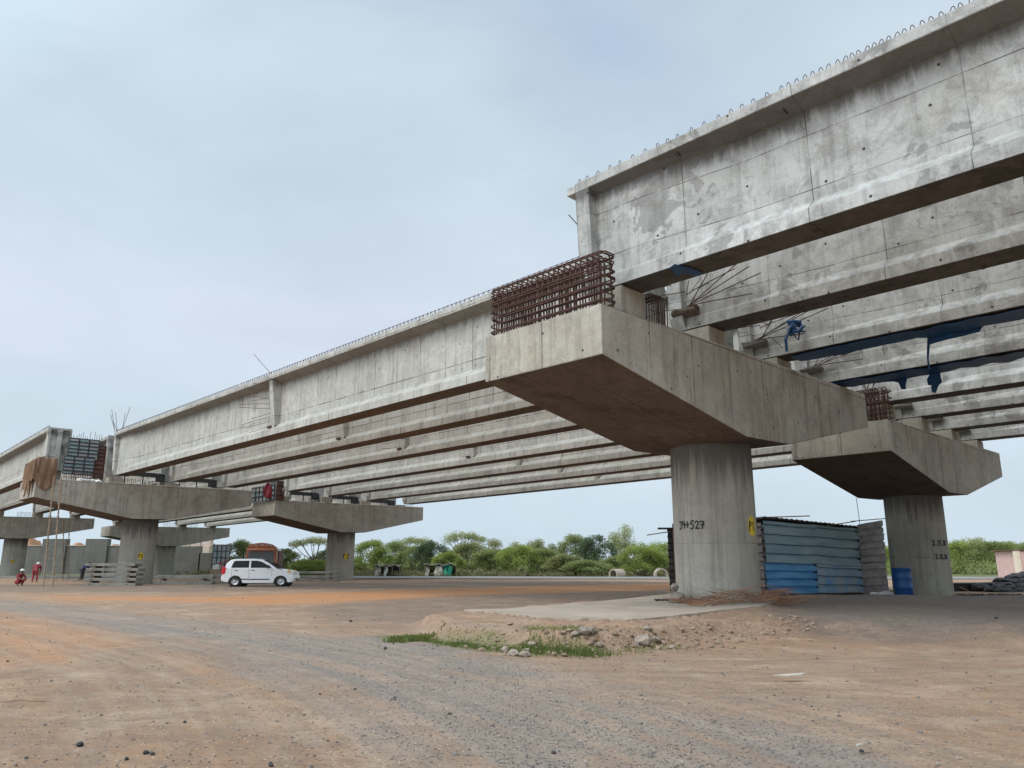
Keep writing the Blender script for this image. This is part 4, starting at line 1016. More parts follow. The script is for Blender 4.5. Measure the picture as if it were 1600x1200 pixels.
corr(SD, SA, .2, .3, 3.0, 2.6, mat='tind', pitch=.33, seed=7)
corr(SC, SD + Vector((4, 2)), .15, .15, 2.8, 2.9, mat='tind', pitch=.33, seed=8)
m = MB(); rr = random.Random(3); nr_ = 40    # roof: ribs run front to back, wavy front edge overhanging
for i in range(nr_ + 1):
    f = i / nr_; P0 = SA + (SB - SA) * f * 1.0; P1 = SD + (SC + Vector((2, 4)) - SD) * f; z0 = zT + .07 - .05 * f + (.03 if i % 2 else 0) + rr.uniform(-.01, .01)
    ov = (P0 - P1).normalized() * rr.uniform(.12, .2); m.v += [(P0.x + ov.x, P0.y + ov.y, z0), (P1.x, P1.y, z0 + .12 - .15 * f)]
for i in range(nr_): a = i * 2; m.f.append((a, a + 1, a + 3, a + 2))
o = m.build('roof', MAT['tinroof'], sh, recalc=False); sm = o.modifiers.new('t', 'SOLIDIFY'); sm.thickness = .05
for (p, q_, r_) in (((7.9,25.6,2.78),(9.6,25.1,2.81),.02),((11.6,28.8,2.68),(12.9,29.3,2.86),.02),((13.3,30.6,2.93),(16.3,33.2,3.22),.02)): MB().tube([p, q_], r_, 6).build('roof_pole', MAT['wood'], sh, recalc=False)
# dark side wall and pole at the left edge
m = corr_sheet((6.93, 34.9), (7.4, 34.9), .15, .15, 2.8, 2.85, pitch=.3, seed=9); o = m.build('side_wall', MAT['tinroof'], sh, recalc=False)
MB().tube([(7.22, 34.8, .15), (7.18, 34.8, 3.05)], .05, 6).build('post', MAT['wood'], sh, recalc=False)
MB().tube([(6.0, 34.8, 2.55), (7.1, 34.8, 2.72)], .025, 6).build('roof_pole', MAT['wood'], sh, recalc=False)
MB().box(-.45, .2, -.1, .1, -.04, .04, Matrix.Translation((6.95, 34.8, 2.84))).build('roof_plank', MAT['tinroof'], sh)

# blue drum
def drum(P, s):
    root = thing('plastic_drum', 'blue plastic drum standing open at the foot of the far column', 'drum', P)
    prof = [(0,.0),(.27,0),(.285,.03),(.285,.28),(.30,.30),(.30,.34),(.287,.36),(.30,.6),(.305,.62),(.30,.66),(.29,.68),(.288,.86),(.30,.88),(.30,.92),(.27,.925),(.265,.89),(0,.885)]
    MB().lathe([(r_ * s, z * s) for r_, z in prof], 28).build('body', MAT['drum'], root, smooth=True)
    MB().lathe([(.298 * s, .90 * s), (.315 * s, .905 * s), (.315 * s, .94 * s), (.29 * s, .945 * s)], 28).build('rim', MAT['drum'], root, smooth=True)
dp = at(1412, 926.5, 27.6); drum((dp.x, dp.y, G(dp.x, dp.y) - .01), 1.06)
bp = at(1381, 924, 28.2)
m = MB(); rr = random.Random(2)
for k in range(5): m.rock((bp.x + k * .2 - .3, bp.y + rr.uniform(-.1, .1), G(bp.x, bp.y) + .08), .17, rr)
world_obj(m, 'white_bags', MAT['white'], 'white bags lying left of the blue drum', 'bags', smooth=True)

# ------------------------------------------------------------------ rubble, rocks, brushwood
def rocks(spec, label_fn, group, mat='rockm'):
    for i, (px, py, r_, z) in enumerate(spec):
        r_ = r_ * (.78 if r_ < .17 else 1); g = gat(px, py, z); rr = random.Random(int(px * 7 + py)); zz = max(G(g.x, g.y), SLABZ if z == SLABZ else -1)
        o = MB().rock((0, 0, 0), r_, rr, flat=.75).build('rock', MAT[mat], loc=(g.x, g.y, zz + r_ * .35))
        tag(o, label_fn[i], 'rock', group)
rs = [(1058,942,.27,SLABZ),(1050,925,.17,.62),(1066,925,.14,.62),(1004,992,.20,.25),(1012,983,.13,.3),(1025,981,.12,.33),(1050,988,.09,.3),(994,988,.09,.3),(820,997,.11,.3),(803,1008,.14,.2),(831,1000,.13,.2),(822,1010,.10,.15),(790,1008,.10,.15),(912,994,.15,.25),(925,999,.12,.2),(900,1000,.10,.2),(937,990,.1,.3),(908,969,.06,.46)]
rl = ['largest broken concrete block standing at the foot of the nearest column', 'flat block stacked on the largest block by the nearest column', 'small block leaning on the stack by the nearest column',
 'pale angular boulder in front of the slab edge', 'stone just behind the pale angular boulder', 'flat stone right of the pale boulder at the slab edge', 'small stone lying right of the slab-edge stones', 'small stone left of the pale angular boulder',
 'pinkish stone highest on the grassy bank', 'wide pale stone at the left of the grassy bank stones', 'pale stone in the middle of the grassy bank', 'low stone in the grass in front of the bank stones', 'dark stone leftmost in the grass of the bank',
 'dark brown stone on the bank between grass and rubble', 'dark stone right of the brown bank stone', 'small dark stone below the brown bank stone', 'small pale stone above the dark bank stones', 'single white pebble on the slab near its front edge']
rocks(rs, rl, 'rocks around the slab and its bank')
D.objects['rock'].scale = (1, 1, 1.15); D.objects['rock.001'].location = D.objects['rock'].location + Vector((-.03, .05, .26)); D.objects['rock.002'].location = D.objects['rock'].location + Vector((.28, .1, .0))
rr = random.Random(77)      # dark rags left of the blocks
for k, lab in enumerate(['dark rag leftmost on the slab left of the concrete blocks', 'dark rag in the middle of three on the slab', 'dark rag closest to the concrete blocks on the slab']):
    g = gat(1027 + k * 9, 939, SLABZ)
    tag(MB().rock((0, 0, 0), .10, rr, flat=.4).build('dark_rag', MAT['blackrub'], smooth=True, loc=(g.x, g.y, SLABZ + .03)), lab, 'rag', 'dark rags on the slab')
# brushwood pile
m = MB(); rr = random.Random(55)
for k in range(420):
    f = rr.random(); px = 1078 + f * 165; g = gat(px, 945 - f * 6 + rr.uniform(-4, 3.5), SLABZ)
    L_ = rr.uniform(.15, .8); an = rr.gauss(0, .55) + (math.pi if rr.random() < .5 else 0); el = abs(rr.gauss(0, .22)); hmax = .04 + .26 * math.exp(-((px - 1150) / 38) ** 2) + .26 * math.exp(-((px - 1210) / 20) ** 2)
    z = G(g.x, g.y); z = max(z, SLABZ if px < 1200 else z) + rr.uniform(0, hmax)
    a = Vector((g.x, g.y, z)); dd = Vector((math.cos(an), math.sin(an) * .6, math.sin(el) * .7)); b_ = a + dd * L_
    b_.z = max(b_.z, z - .05); mid = (a + b_) / 2 + Vector((rr.uniform(-.05, .05), rr.uniform(-.05, .05), rr.uniform(0, .06)))
    m.tube([a, mid, b_], rr.uniform(.004, .012), 4, r1=.003)
tag(m.build('brushwood', MAT['brush'], recalc=False), 'heap of dry brown brushwood against the nearest column', 'brushwood', kind='stuff')
# black rubble bank and dark trench boards at the right
def scatter(name, mat, P0, P1, depth, n, r0, r1, hmax, label, cat, kind, seed, flat=.6):
    m = MB(); rr = random.Random(seed); P0 = Vector(P0); P1 = Vector(P1)
    for k in range(n):
        f = rr.random(); g = rr.uniform(-1, 1); x = P0.x + (P1.x - P0.x) * f; y = P0.y + (P1.y - P0.y) * f + g * depth
        h = hmax * (1 - g * g) * (.6 + .4 * math.sin(f * 11 + seed)); m.rock((x, y, G(x, y) + rr.uniform(0, max(.01, h))), rr.uniform(r0, r1), rr, flat=flat)
    return tag(m.build(name, MAT[mat]), label, cat, kind=kind)
scatter('rubble_bank', 'blackrub', (20.2, 34.5), (36, 45), 1.6, 520, .12, .42, .75, 'long bank of black rubble right of the drum column', 'rubble', 'stuff', 5)
scatter('gravel_heap', 'rockm', (24.5, 35.5), (28, 38), .8, 160, .05, .14, .45, 'small heap of tan gravel in front of the black rubble', 'gravel', 'stuff', 6)
scatter('spoil_edge', 'blackrub', (13.4, 29.2), (24, 29.6), .8, 260, .03, .13, .10, 'strip of dark broken spoil at the foot of the far column', 'spoil', 'stuff', 7)
t0 = gat(1489, 925, .12)
tr = thing('steel_trough', 'low dark open steel mould lying right of the drum column', 'mould', (t0.x, t0.y, .12), .12)
MB().box(0, 1.95, 0, .06, 0, .36).box(0, .05, 0, .8, 0, .36).box(1.9, 1.95, 0, .8, 0, .36).build('side_plate', MAT['black'], tr)
MB().box(-.05, 2.0, -.03, .1, .36, .40).build('rim', MAT['oldconc'], tr)
MB().tube([(1.0, -.15, .28), (1.8, -.3, .05)], .03, 6).build('loose_batten', MAT['wood'], tr, recalc=False)
MB().tube([(.2, -.2, .22), (.6, -.3, .02)], .02, 6).build('loose_batten', MAT['wood'], tr, recalc=False)
for k, (px, py, l_, lab) in enumerate([(1440, 931, 2.2, 'longer weathered plank lying before the drum column'), (1380, 925, 1.4, 'shorter weathered plank lying left of the drum')]):
    g = gat(px, py, .18); tag(MB().box(0, l_, 0, .2, 0, .05).build('plank', MAT['wood'], loc=(g.x, g.y, G(g.x, g.y) + .02), rot=(0, 0, .06)), lab, 'plank', 'planks by the far column')
# small pink building at the right edge
px0 = at(1591, 889, 60); bl = thing('pink_hut', 'pale pink hut cut off by the right picture edge', 'hut', (px0.x, 60, .1))
MAT['pink'] = varied('pink_plaster', (.55,.36,.31), (.66,.46,.40), 2, .85); MAT['cream'] = varied('cream_plaster', (.68,.58,.44), (.76,.67,.53), 2, .85)
MB().box(.25, 4, 0, 3, 0, 2.15).build('wall', MAT['pink'], bl); MB().box(0, .26, -.06, .4, 0, 2.2).build('corner_pier', MAT['cream'], bl)
MB().box(-.05, 4.2, -.1, 3.1, 2.2, 2.26).build('roof', MAT['rustform'], bl); MB().box(.7, 1.6, -.03, .05, .5, 1.5).build('window', MAT['darkred'], bl)

# pebbles and stones on the road
m = MB(); rr = random.Random(21)
for k in range(9000):
    Y = 5 + 24 * rr.random() ** 2.0; X = rr.uniform(-.75, .75) * Y
    if rr.random() < .4: X = rr.gauss(.1, .16) * Y
    sz = min(.028, .0035 + .0034 * rr.expovariate(1)) * (.8 + Y / 30); z = G(X, Y) + sz * .2
    m.rock((X, Y, z), sz, rr)
tag(m.build('loose_stones', varied('dark_road_stone', (.06,.058,.06), (.30,.26,.22), 1.5, .9)), 'loose dark chippings scattered over the dirt road', 'stones', kind='stuff')
big = [(125,1161,.06),(228,1174,.04),(238,1176,.04),(198,1183,.035),(424,1192,.04),(616,1090,.045),(703,1112,.04),(289,1125,.03),(12,1033,.04),(602,1013,.07),(548,973,.08),(1346,1171,.03),(865,1172,.03),(500,1083,.03),(555,1075,.03),(1560,989,.08)]
for i, (px, py, r_) in enumerate(big):
    g = gat(px, py, .07); r_ *= .62; o = MB().rock((0, 0, 0), r_, rr).build('road_stone', MAT['blackrub'], loc=(g.x, g.y, G(g.x, g.y) + r_ * .4))
    tag(o, ['dark stone, biggest in the lower left corner', 'dark stone, left of a close pair at the bottom edge', 'dark stone, right of a close pair at the bottom edge', 'small stone left of the close pair at the bottom edge', 'single dark stone at the bottom edge right of centre left',
        'dark stone in the middle of the gravel track', 'dark stone just right of the gravel track middle', 'lone small stone on tan dirt at lower left', 'dark stone by the left picture edge', 'dark stone in front of the left end of the bank', 'dark stone on the far side of the track beyond the bank',
        'small stone at lower right', 'small stone at the bottom centre', 'small stone at centre left of the track', 'small stone beside the centre left one', 'stone on the dark gravel at far right'][i], 'stone', 'larger stones lying on the dirt road')
world_obj(MB().tube([(0,0,0),(.13,.03,.02),(.26,.02,.01),(.36,.07,.0)], .005, 5), 'dry_twig', MAT['brush'], 'dry forked twig on the dirt at the left picture edge', 'twig', recalc=False, loc=gat(2, 1098, .08))
world_obj(planar(MB(), [(0,0,0),(.28,.05,.01),(.36,.02,.02),(.3,-.04,.01),(.15,-.05,0)], .012, (0,0,1)), 'paper_scrap', MAT['rag0'], 'flat pale scrap lying on the dirt at lower right', 'paper scrap', recalc=False, loc=gat(1209, 1059, .08) + Vector((0, 0, .02)))
world_obj(planar(MB(), [(0,0,0),(.09,.02,.02),(.13,.06,.01),(.03,.06,0)], .012, (0,0,1)), 'paper_scrap', MAT['rag0'], 'crumpled white scrap near the bottom right edge', 'paper scrap', recalc=False, loc=gat(1338, 1173, .08) + Vector((0, 0, .02)))

# ------------------------------------------------------------------ precast slabs and beams
def slab_stack(x0, Y, n, L_, t_, gap, labels, rz=0.0, group='precast slabs in the tall stack', depth=.6, z0=None, seed=1, mat='stackconc'):
    rr = random.Random(seed); z = z0 if z0 is not None else G(x0, Y)
    for i in range(n):
        off = rr.uniform(-.08, .08); Lk = L_ * rr.uniform(.97, 1.03)
        root = thing('precast_slab', labels[i], 'concrete slab', (x0 + off, Y, z), rz, group)
        MB().prism([(0, 0), (Lk, 0), (Lk + .03, t_ * .5), (Lk, t_), (0, t_), (-.03, t_ * .5)], 0, depth, 'y').build('slab_body', MAT[mat], root, bevel=.01, seg=1)
        for fx in (.12, .85):
            MB().lathe([(0, -.012), (.03, -.012), (.03, .02)], 10, M=Matrix.Translation((Lk * fx, 0, t_ * .5)) @ Matrix.Rotation(R(90), 4, 'X')).build('lifting_socket', MAT['black'], root)
        for fx in (.1, .8):
            if i < n - 1: MB().box(Lk * fx, Lk * fx + .15, .08, depth - .05, t_, t_ + gap).build('spacer_block', MAT['wood'], root)
        z += t_ + gap
    return z
xs0 = at(133, 900, 43).x
slab_stack(xs0, 43, 5, 2.75, .145, .115, ['precast concrete slab, bottom of the tall stack by the left column', 'precast concrete slab, second from the bottom of the tall stack', 'precast concrete slab, middle of the tall stack', 'precast concrete slab, second from the top of the tall stack', 'precast concrete slab, topmost of the tall stack'], depth=.9)
xs0 = at(243, 900, 46).x; slab_stack(xs0, 46, 2, 3.3, .2, .13, ['lower concrete beam of the low pair right of the left column', 'upper concrete beam of the low pair right of the left column'], group='concrete beams in the low pair')
xs0 = at(313, 900, 48.5).x; slab_stack(xs0, 48.5, 3, 3.4, .13, .08, ['bottom slab of the low stack behind the car tail', 'middle slab of the low stack behind the car tail', 'top slab of the low stack behind the car tail'], group='slabs stacked behind the car tail')
xs0 = at(455, 900, 53).x; slab_stack(xs0, 53, 3, 3.1, .14, .12, ['bottom slab of the low stack left of the middle column', 'middle slab of the low stack left of the middle column', 'top slab of the low stack left of the middle column'], group='slabs stacked left of the middle column')
# abutment wall
ab = thing('abutment_wall', 'grey concrete abutment wall with taller piers behind the left columns', 'wall', (at(30, 880, 92).x, 92, .05))
x00 = at(30, 880, 92).x; X = lambda px: at(px, 880, 92).x - x00; Z = lambda py: at(500, py, 92).z - .05
for (a, b_, y) in ((20, 64, 853), (101, 131.6, 853), (166, 242, 853), (250, 312, 853.5), (310, 330, 864)): MB().box(X(a), X(b_), 0, .5, 0, Z(y)).build('wall_panel', MAT['darkwall'], ab)
for (a, b_, y) in ((64, 101, 842), (131.6, 166, 842)): MB().box(X(a), X(b_), -.25, .6, 0, Z(y)).build('wall_pier', MAT['darkwall'], ab, bevel=.02)
for (a, b_) in ((34, 64), (101, 131.6), (166, 190)): MB().box(X(a), X(b_), -.06, .5, Z(853) + .003, Z(852)).build('coping', MAT['coping'], ab)
MAT['soil'] = varied('orange_earth', (.30,.15,.08), (.46,.26,.16), 1.3, .95, 0, .8)
for i, (pxc, pyt, hw, lab) in enumerate([(50, 838, 22, 'orange earth heap seen over the wall at far left'), (126, 845, 16, 'low orange earth heap between the two wall piers'), (180, 849, 14, 'low orange earth heap right of the wall piers')]):
    Yh = 99; c_ = at(pxc, pyt, Yh); rw = hw * Yh / FPX; m = MB(); rr = random.Random(i); n = 14
    for a in range(n + 1):
        for b_ in range(n + 1):
            u_, v_ = a / n * 2 - 1, b_ / n * 2 - 1; d_ = math.hypot(u_, v_); m.v.append((c_.x + u_ * rw * 1.5, Yh + v_ * 4, .1 + (c_.z - .1) * max(0, 1 - d_ ** 1.6) * rr.uniform(.93, 1.05)))
    for a in range(n):
        for b_ in range(n): k = a * (n + 1) + b_; m.f.append((k, k + n + 1, k + n + 2, k + 1))
    tag(m.build('earth_heap', MAT['soil'], smooth=True), lab, 'earth heap', 'earth heaps behind the wall')
fr = thing('concrete_portal', 'pale pinkish concrete posts and beams rising behind the wall', 'frame', (at(286, 880, 108).x, 108, .1)); x00 = fr.location.x; X = lambda px: at(px, 880, 108).x - x00; Z = lambda py: at(500, py, 108).z - .1
for a, b_, y0, y1 in ((286, 293, 896, 842), (300, 310, 896, 842), (316, 327, 896, 836)): MB().box(X(a), X(b_), 0, .8, 0, Z(y1)).build('post', MAT['coping'], fr)
MB().box(X(284), X(330), .1, .7, Z(853), Z(849)).box(X(313), X(326), -.2, 0, Z(864), Z(853)).build('beam', MAT['coping'], fr)

# steel form standing behind, red trailer, white tanks
mp_ = at(331, 880, 72); shutter((mp_.x, 72, .12), 0, 1.6, 2.85, 4, 5, 'tall blue-grey gridded steel form behind the white car', (MAT['form'], MAT['formrib']), group='shuttering on the ground')
bpy.context.view_layer.update()
D.objects[[o.name for o in D.objects if o.get('label', '').startswith('tall blue-grey gridded')][0]].scale = (1, 1, 1.02)
trl = thing('red_trailer', 'red railed trailer standing behind the tail of the white car', 'trailer', (at(340, 884, 66).x, 66, .15))
m = MB()
for k in range(8): m.box(.12 * k, .12 * k + .04, 0, .05, .75, 1.6 - .35 * abs(k - 8) / 8)
m.build('rail_panel', MAT['darkred'], trl); MB().box(-.05, 1.3, 0, 1.4, .55, .75).build('bed', MAT['rustform'], trl)
for x_ in (.2, 1.0): MB().lathe([(0, -.1), (.26, -.1), (.3, -.05), (.3, .05), (.26, .1), (0, .1)], 16, M=Matrix.Translation((x_, 0, .3)) @ Matrix.Rotation(R(90), 4, 'X')).build('wheel', MAT['black'], trl)
tag(MB().box(0, .45, 0, .4, 0, .32).box(.1, .35, .1, .3, .32, .36).build('white_tank', MAT['white'], bevel=.06, loc=(at(332.5, 889, 60).x, 60, at(332.5, 889.5, 60).z)), 'white plastic tank behind the rear corner of the car', 'tank')
MB().box(-.15, .85, -.1, .6, 0, at(332.5, 889.5, 60).z - .11).build('timber_stand', MAT['wood'], None, loc=(at(332.5, 889, 60).x, 60, .1))
tag(D.objects['timber_stand'], 'low dark timber stand carrying the white tank behind the car', 'stand')

# truck behind the car
def truck(P, rz):
    root = thing('truck', 'orange-red goods truck with a decorated visor, facing from behind the white car', 'truck', P, rz)
    MAT['truckred'] = varied('faded_orange_red_paint', (.42,.13,.06), (.58,.25,.15), 2, .5); MAT['tglass'] = newmat('dusty_glass', .2, 0, (.16,.19,.20))[0]
    W2 = 1.1
    MB().prism([(-W2,.55),(W2,.55),(W2,2.3),(W2-.12,2.52),(-W2+.12,2.52),(-W2,2.3)], 0, 1.7, 'y').build('cab', MAT['truckred'], root, bevel=.06)
    MB().box(-.92, .92, -.02, .03, 1.35, 2.15).build('windscreen', MAT['tglass'], root, bevel=.03)
    MB().box(-.02, .02, -.035, .0, 1.35, 2.15).build('screen_divider', MAT['truckred'], root)
    MB().box(-W2 - .02, -W2 + .01, .2, 1.0, 1.45, 2.1).build('side_window', MAT['tglass'], root)
    MB().prism([(-.05,2.20),(-.38,2.16),(-.40,2.24),(-.05,2.36)], -.98, .98, 'x').build('sun_visor', MAT['truckred'], root)
    v = MB(); n = 14
    for i in range(n + 1):
        x = -1.0 + 2.0 * i / n; z1 = 2.50 + .26 * math.sin(math.pi * i / n) ** .6
        v.v += [(x, -.02, 2.42), (x, -.02, z1), (x, .05, 2.42), (x, .05, z1)]
    for i in range(n): a = i * 4; v.f += [(a, a + 4, a + 5, a + 1), (a + 2, a + 3, a + 7, a + 6), (a + 1, a + 5, a + 7, a + 3), (a, a + 2, a + 6, a + 4)]
    v.build('crown_board', MAT['truckred'], root)
    GLt = {'C': [[(.9,.9),(.5,1),(.1,.7),(.1,.3),(.5,0),(.9,.1)]], 'N': [[(.1,0),(.1,1),(.9,0),(.9,1)]], 'R': [[(.1,0),(.1,1),(.8,.9),(.8,.6),(.1,.5),(.9,0)]], 'J': [[(.3,1),(.8,1),(.8,.2),(.5,0),(.15,.2)]]}
    tx = MB(); xx = -.5
    for ch in 'C NJR':
        if ch != ' ':
            for pl in GLt[ch]:
                for p_, q_ in zip(pl, pl[1:]): tx.tube([(xx + p_[0] * .24, -.04, 2.52 + p_[1] * .16), (xx + q_[0] * .24, -.04, 2.52 + q_[1] * .16)], .022, 4)
        xx += .30 if ch != ' ' else .12
    tx.build('lettering', MAT['white'], root, recalc=False)
    MB().box(-W2, W2, -.12, .1, .45, .72).build('bumper', MAT['white'], root, bevel=.03)
    MB().box(-.6, .6, -.03, 0, .8, 1.2).build('grille', MAT['black'], root)
    for x in (-.85, .85): MB().lathe([(0, -.03), (.11, -.03), (.12, .03)], 14, M=Matrix.Translation((x, -.01, .95)) @ Matrix.Rotation(R(90), 4, 'X')).build('headlight', MAT['white'], root)
    for x in (-W2 - .22, W2 + .14): MB().box(x, x + .08, -.1, .02, 1.6, 2.0).tube([(x + .04, 0, 2.0), (0 + (W2 if x > 0 else -W2), .1, 2.15)], .015, 5).build('mirror', MAT['black'], root)
    MB().box(-1.15, 1.15, 1.8, 6.5, .9, 2.2).build('load_body', MAT['rustform'], root, bevel=.02)
    for x in (-.95, .95):
        for y in (.9, 5.2): MB().lathe([(0, -.14), (.42, -.14), (.48, -.08), (.48, .08), (.42, .14), (0, .14)], 22, M=Matrix.Translation((x, y, .48)) @ Matrix.Rotation(R(90), 4, 'Y')).build('wheel', MAT['black'], root)
tp = at(407, 880, 60); truck((tp.x, 60, .12), R(12))

# ------------------------------------------------------------------ car
def car(P, rz, s):
    root = thing('hatchback_car', 'small white five-door hatchback parked on the orange dirt', 'car', P, rz); root.scale = (s, s, s * .90)
    m_, t_, b_ = newmat('white_car_paint', .28, 0, (.74,.75,.76)); b_.inputs['Coat Weight'].default_value = .6; paint = m_
    glass = newmat('tinted_glass', .12, 0, (.010,.011,.012))[0]; glass.node_tree.nodes['Principled BSDF'].inputs['Specular IOR Level'].default_value = .18; tyre = newmat('tyre_rubber', .85, 0, (.02,.02,.02))[0]; rim = newmat('steel_rim', .4, .6, (.42,.43,.44))[0]; trim = newmat('black_trim', .55, 0, (.02,.02,.022))[0]
    redl = newmat('red_tail_lamp', .15, 0, (.6,.01,.02))[0]; lampm = newmat('headlamp', .1, 0, (.62,.58,.50))[0]; amber = newmat('amber_lamp', .2, 0, (.8,.30,.05))[0]
    # x forward (length 3.5), y across, z up
    def arch(cx, r_, z, n=10): return [(cx + r_ * math.cos(math.pi * k / n), z + r_ * math.sin(math.pi * k / n)) for k in range(n + 1)]
    lower = [(.10,.26),(.02,.42),(.02,.62),(.06,.90)] + [(.12,.97),(2.52,.95),(3.05,.86),(3.34,.76),(3.46,.62),(3.50,.45),(3.46,.24)] + [(3.22,.22)] + arch(2.86, .33, .25)[0:] + [(2.5,.19),(1.05,.19)] + arch(.66, .33, .25) + [(.3,.24)]
    # fix ordering: arches listed front to back along the sill
    def inset(k): return [(1.75 + (x - 1.75) * (1 - k * .6), z) for x, z in lower]
    secs = []
    for y, k, dz in ((-.74, .03, -.0), (-.72, .0, 0), (.72, .0, 0), (.74, .03, 0)): secs.append([(x, y, z) for x, z in inset(k)])
    MB().loft(secs).build('body', paint, root, bevel=.03, seg=2)
    # greenhouse
    top = [(.10,.93),(.16,1.20),(.36,1.42),(.60,1.465),(1.5,1.475),(1.85,1.44),(2.20,1.25),(2.66,.93)]
    n = len(top); secs = []
    for f in (-1, 1):
        sec = []
        for x, z in top:
            k = (z - .93) / .54; sec.append((x, f * (.70 - .15 * k), z))
        secs.append(sec)
    MB().loft(secs).build('cabin', paint, root, bevel=.04, seg=2)
    def yside(z, f): return f * (.70 - .15 * (z - .93) / .54 + .012)
    for f in (-1, 1):
        for nm, pts in (('rear_window', [(.42,.99),(.52,1.32),(.60,1.36),(1.26,1.37),(1.27,1.0)]), ('front_window', [(1.36,.99),(1.34,1.37),(1.62,1.37),(1.86,1.31),(2.36,1.02),(2.36,.99)])):
            vs = [(x, yside(z, f), z) for x, z in pts]; q_ = MB(); k = len(vs)
            q_.v = [tuple(v) for v in vs] + [(x, y - f * .03, z) for x, y, z in vs]; q_.f = [tuple(range(k)), tuple(range(k, 2 * k))[::-1]] + [(i, (i + 1) % k, k + (i + 1) % k, k + i) for i in range(k)]
            q_.build(nm, glass, root)
        MB().box(.60, 1.30, f * .742 - .012, f * .742 + .012, .36, .415).box(1.34, 2.32, f * .742 - .012, f * .742 + .012, .355, .41).build('door_moulding', trim, root, bevel=.008)
        for x in (.62, 1.42): MB().box(x, x + .15, f * .745 - .015, f * .745 + .015, .84, .875).build('door_handle', trim, root, bevel=.008)
        for x0 in (1.31,): MB().box(x0, x0 + .012, f * .737 - .006, f * .737 + .006, .26, .95).build('door_gap', trim, root)
        for x0 in (2.40, .48): MB().box(x0, x0 + .010, f * .737 - .006, f * .737 + .006, .55, .95).build('door_gap', trim, root)
        MB().box(2.12, 2.26, f * .70 + (0 if f > 0 else -.17), f * .70 + (.17 if f > 0 else 0), 1.0, 1.13).build('mirror', trim if f > 0 else trim, root, bevel=.03)
        MB().prism([(.0,.66),(.0,1.0),(.06,1.04),(.20,1.0),(.18,.70),(.1,.64)], f * .60, f * .752, 'y').build('tail_light', redl, root, bevel=.01)
        MB().prism([(3.12,.74),(3.20,.86),(3.42,.74),(3.47,.62),(3.3,.64)], f * .52, f * .745, 'y').build('headlight', lampm, root, bevel=.015)
        MB().prism([(3.10,.80),(3.2,.87),(3.32,.82),(3.25,.74)], f * .6, f * .749, 'y').build('indicator', amber, root, bevel=.01)
        MB().lathe([(0,-.01),(.05,-.01),(.06,.01)], 12, M=Matrix.Translation((3.40, f * .735, .36)) @ Matrix.Rotation(R(90), 4, 'X')).build('fog_lamp', trim, root)
    ws = [(2.62,.97),(2.24,1.25),(1.93,1.415)]; q_ = MB()
    for x, z in ws: q_.v += [(x + .03, -(.64 - .15 * (z - .93) / .54), z + .015), (x + .03, (.64 - .15 * (z - .93) / .54), z + .015)]
    q_.f = [(0, 1, 3, 2), (2, 3, 5, 4)]; o = q_.build('windscreen', glass, root, recalc=False); o.modifiers.new('t', 'SOLIDIFY').thickness = .02
    q_ = MB(); q_.v = [(.085,-.60,.98),(.085,.60,.98),(.145,.57,1.2),(.145,-.57,1.2),(.31,.52,1.39),(.31,-.52,1.39)]; q_.f = [(0,1,2,3),(3,2,4,5)]; o = q_.build('rear_screen', glass, root, recalc=False); o.modifiers.new('t', 'SOLIDIFY').thickness = .02
    MB().box(-.03, .1, -.70, .70, .28, .55).build('rear_bumper', paint, root, bevel=.05); MB().box(3.40, 3.53, -.66, .66, .26, .52).build('front_bumper', paint, root, bevel=.05)
    MB().box(3.42, 3.545, -.4, .4, .30, .42).build('grille', trim, root, bevel=.01); MB().box(.3, 3.2, -.6, .6, .16, .35).build('underbody', trim, root)
    MB().box(-.045, -.028, -.25, .25, .62, .73).box(3.53, 3.55, -.25, .25, .33, .43).build('number_plate', MAT['rag0'], root)
    MB().box(.5, 2.5, -.03, .03, 1.47, 1.48).build('roof_crease', trim, root) if False else None
    MB().prism([(2.3,.96),(2.36,1.0),(2.62,.99),(2.6,.955)], -.6, .6, 'y').build('wiper_cowl', trim, root)
    for x in (.66, 2.86):
        for f in (-1, 1):
            Mx = Matrix.Translation((x, f * .66, .275)) @ Matrix.Rotation(R(90), 4, 'X')
            wroot = MB().lathe([(.175,-.075),(.25,-.08),(.275,-.05),(.275,.05),(.25,.08),(.175,.075),(.175,-.075)], 28, M=Mx).build('wheel', tyre, root, smooth=True)
            MB().lathe([(0,-.055 ),(.05,-.06),(.10,-.04),(.15,-.055),(.178,-.07),(.178,.07),(.15,.055),(.10,.04),(.05,.06),(0,.055)], 24, M=Mx).build('rim', rim, wroot, smooth=True)
            for k in range(8):
                a = 2 * math.pi * k / 8; MB().box(-.016, .016, -.066, .066, .09, .12, Mx @ Matrix.Rotation(a, 4, 'Z') @ Matrix.Rotation(R(90), 4, 'X')).build('rim_slot', trim, wroot) if False else None
        MB().lathe([(0, -.62), (.34, -.62), (.34, .62), (0, .62)], 20, M=Matrix.Translation((x, 0, .27)) @ Matrix.Rotation(R(90), 4, 'X')).build('wheel_well', trim, root)
cp = gat(348, 917, .14)
car((cp.x, cp.y + .3, G(cp.x + 2, cp.y) + .0), R(4.0), 1.06)

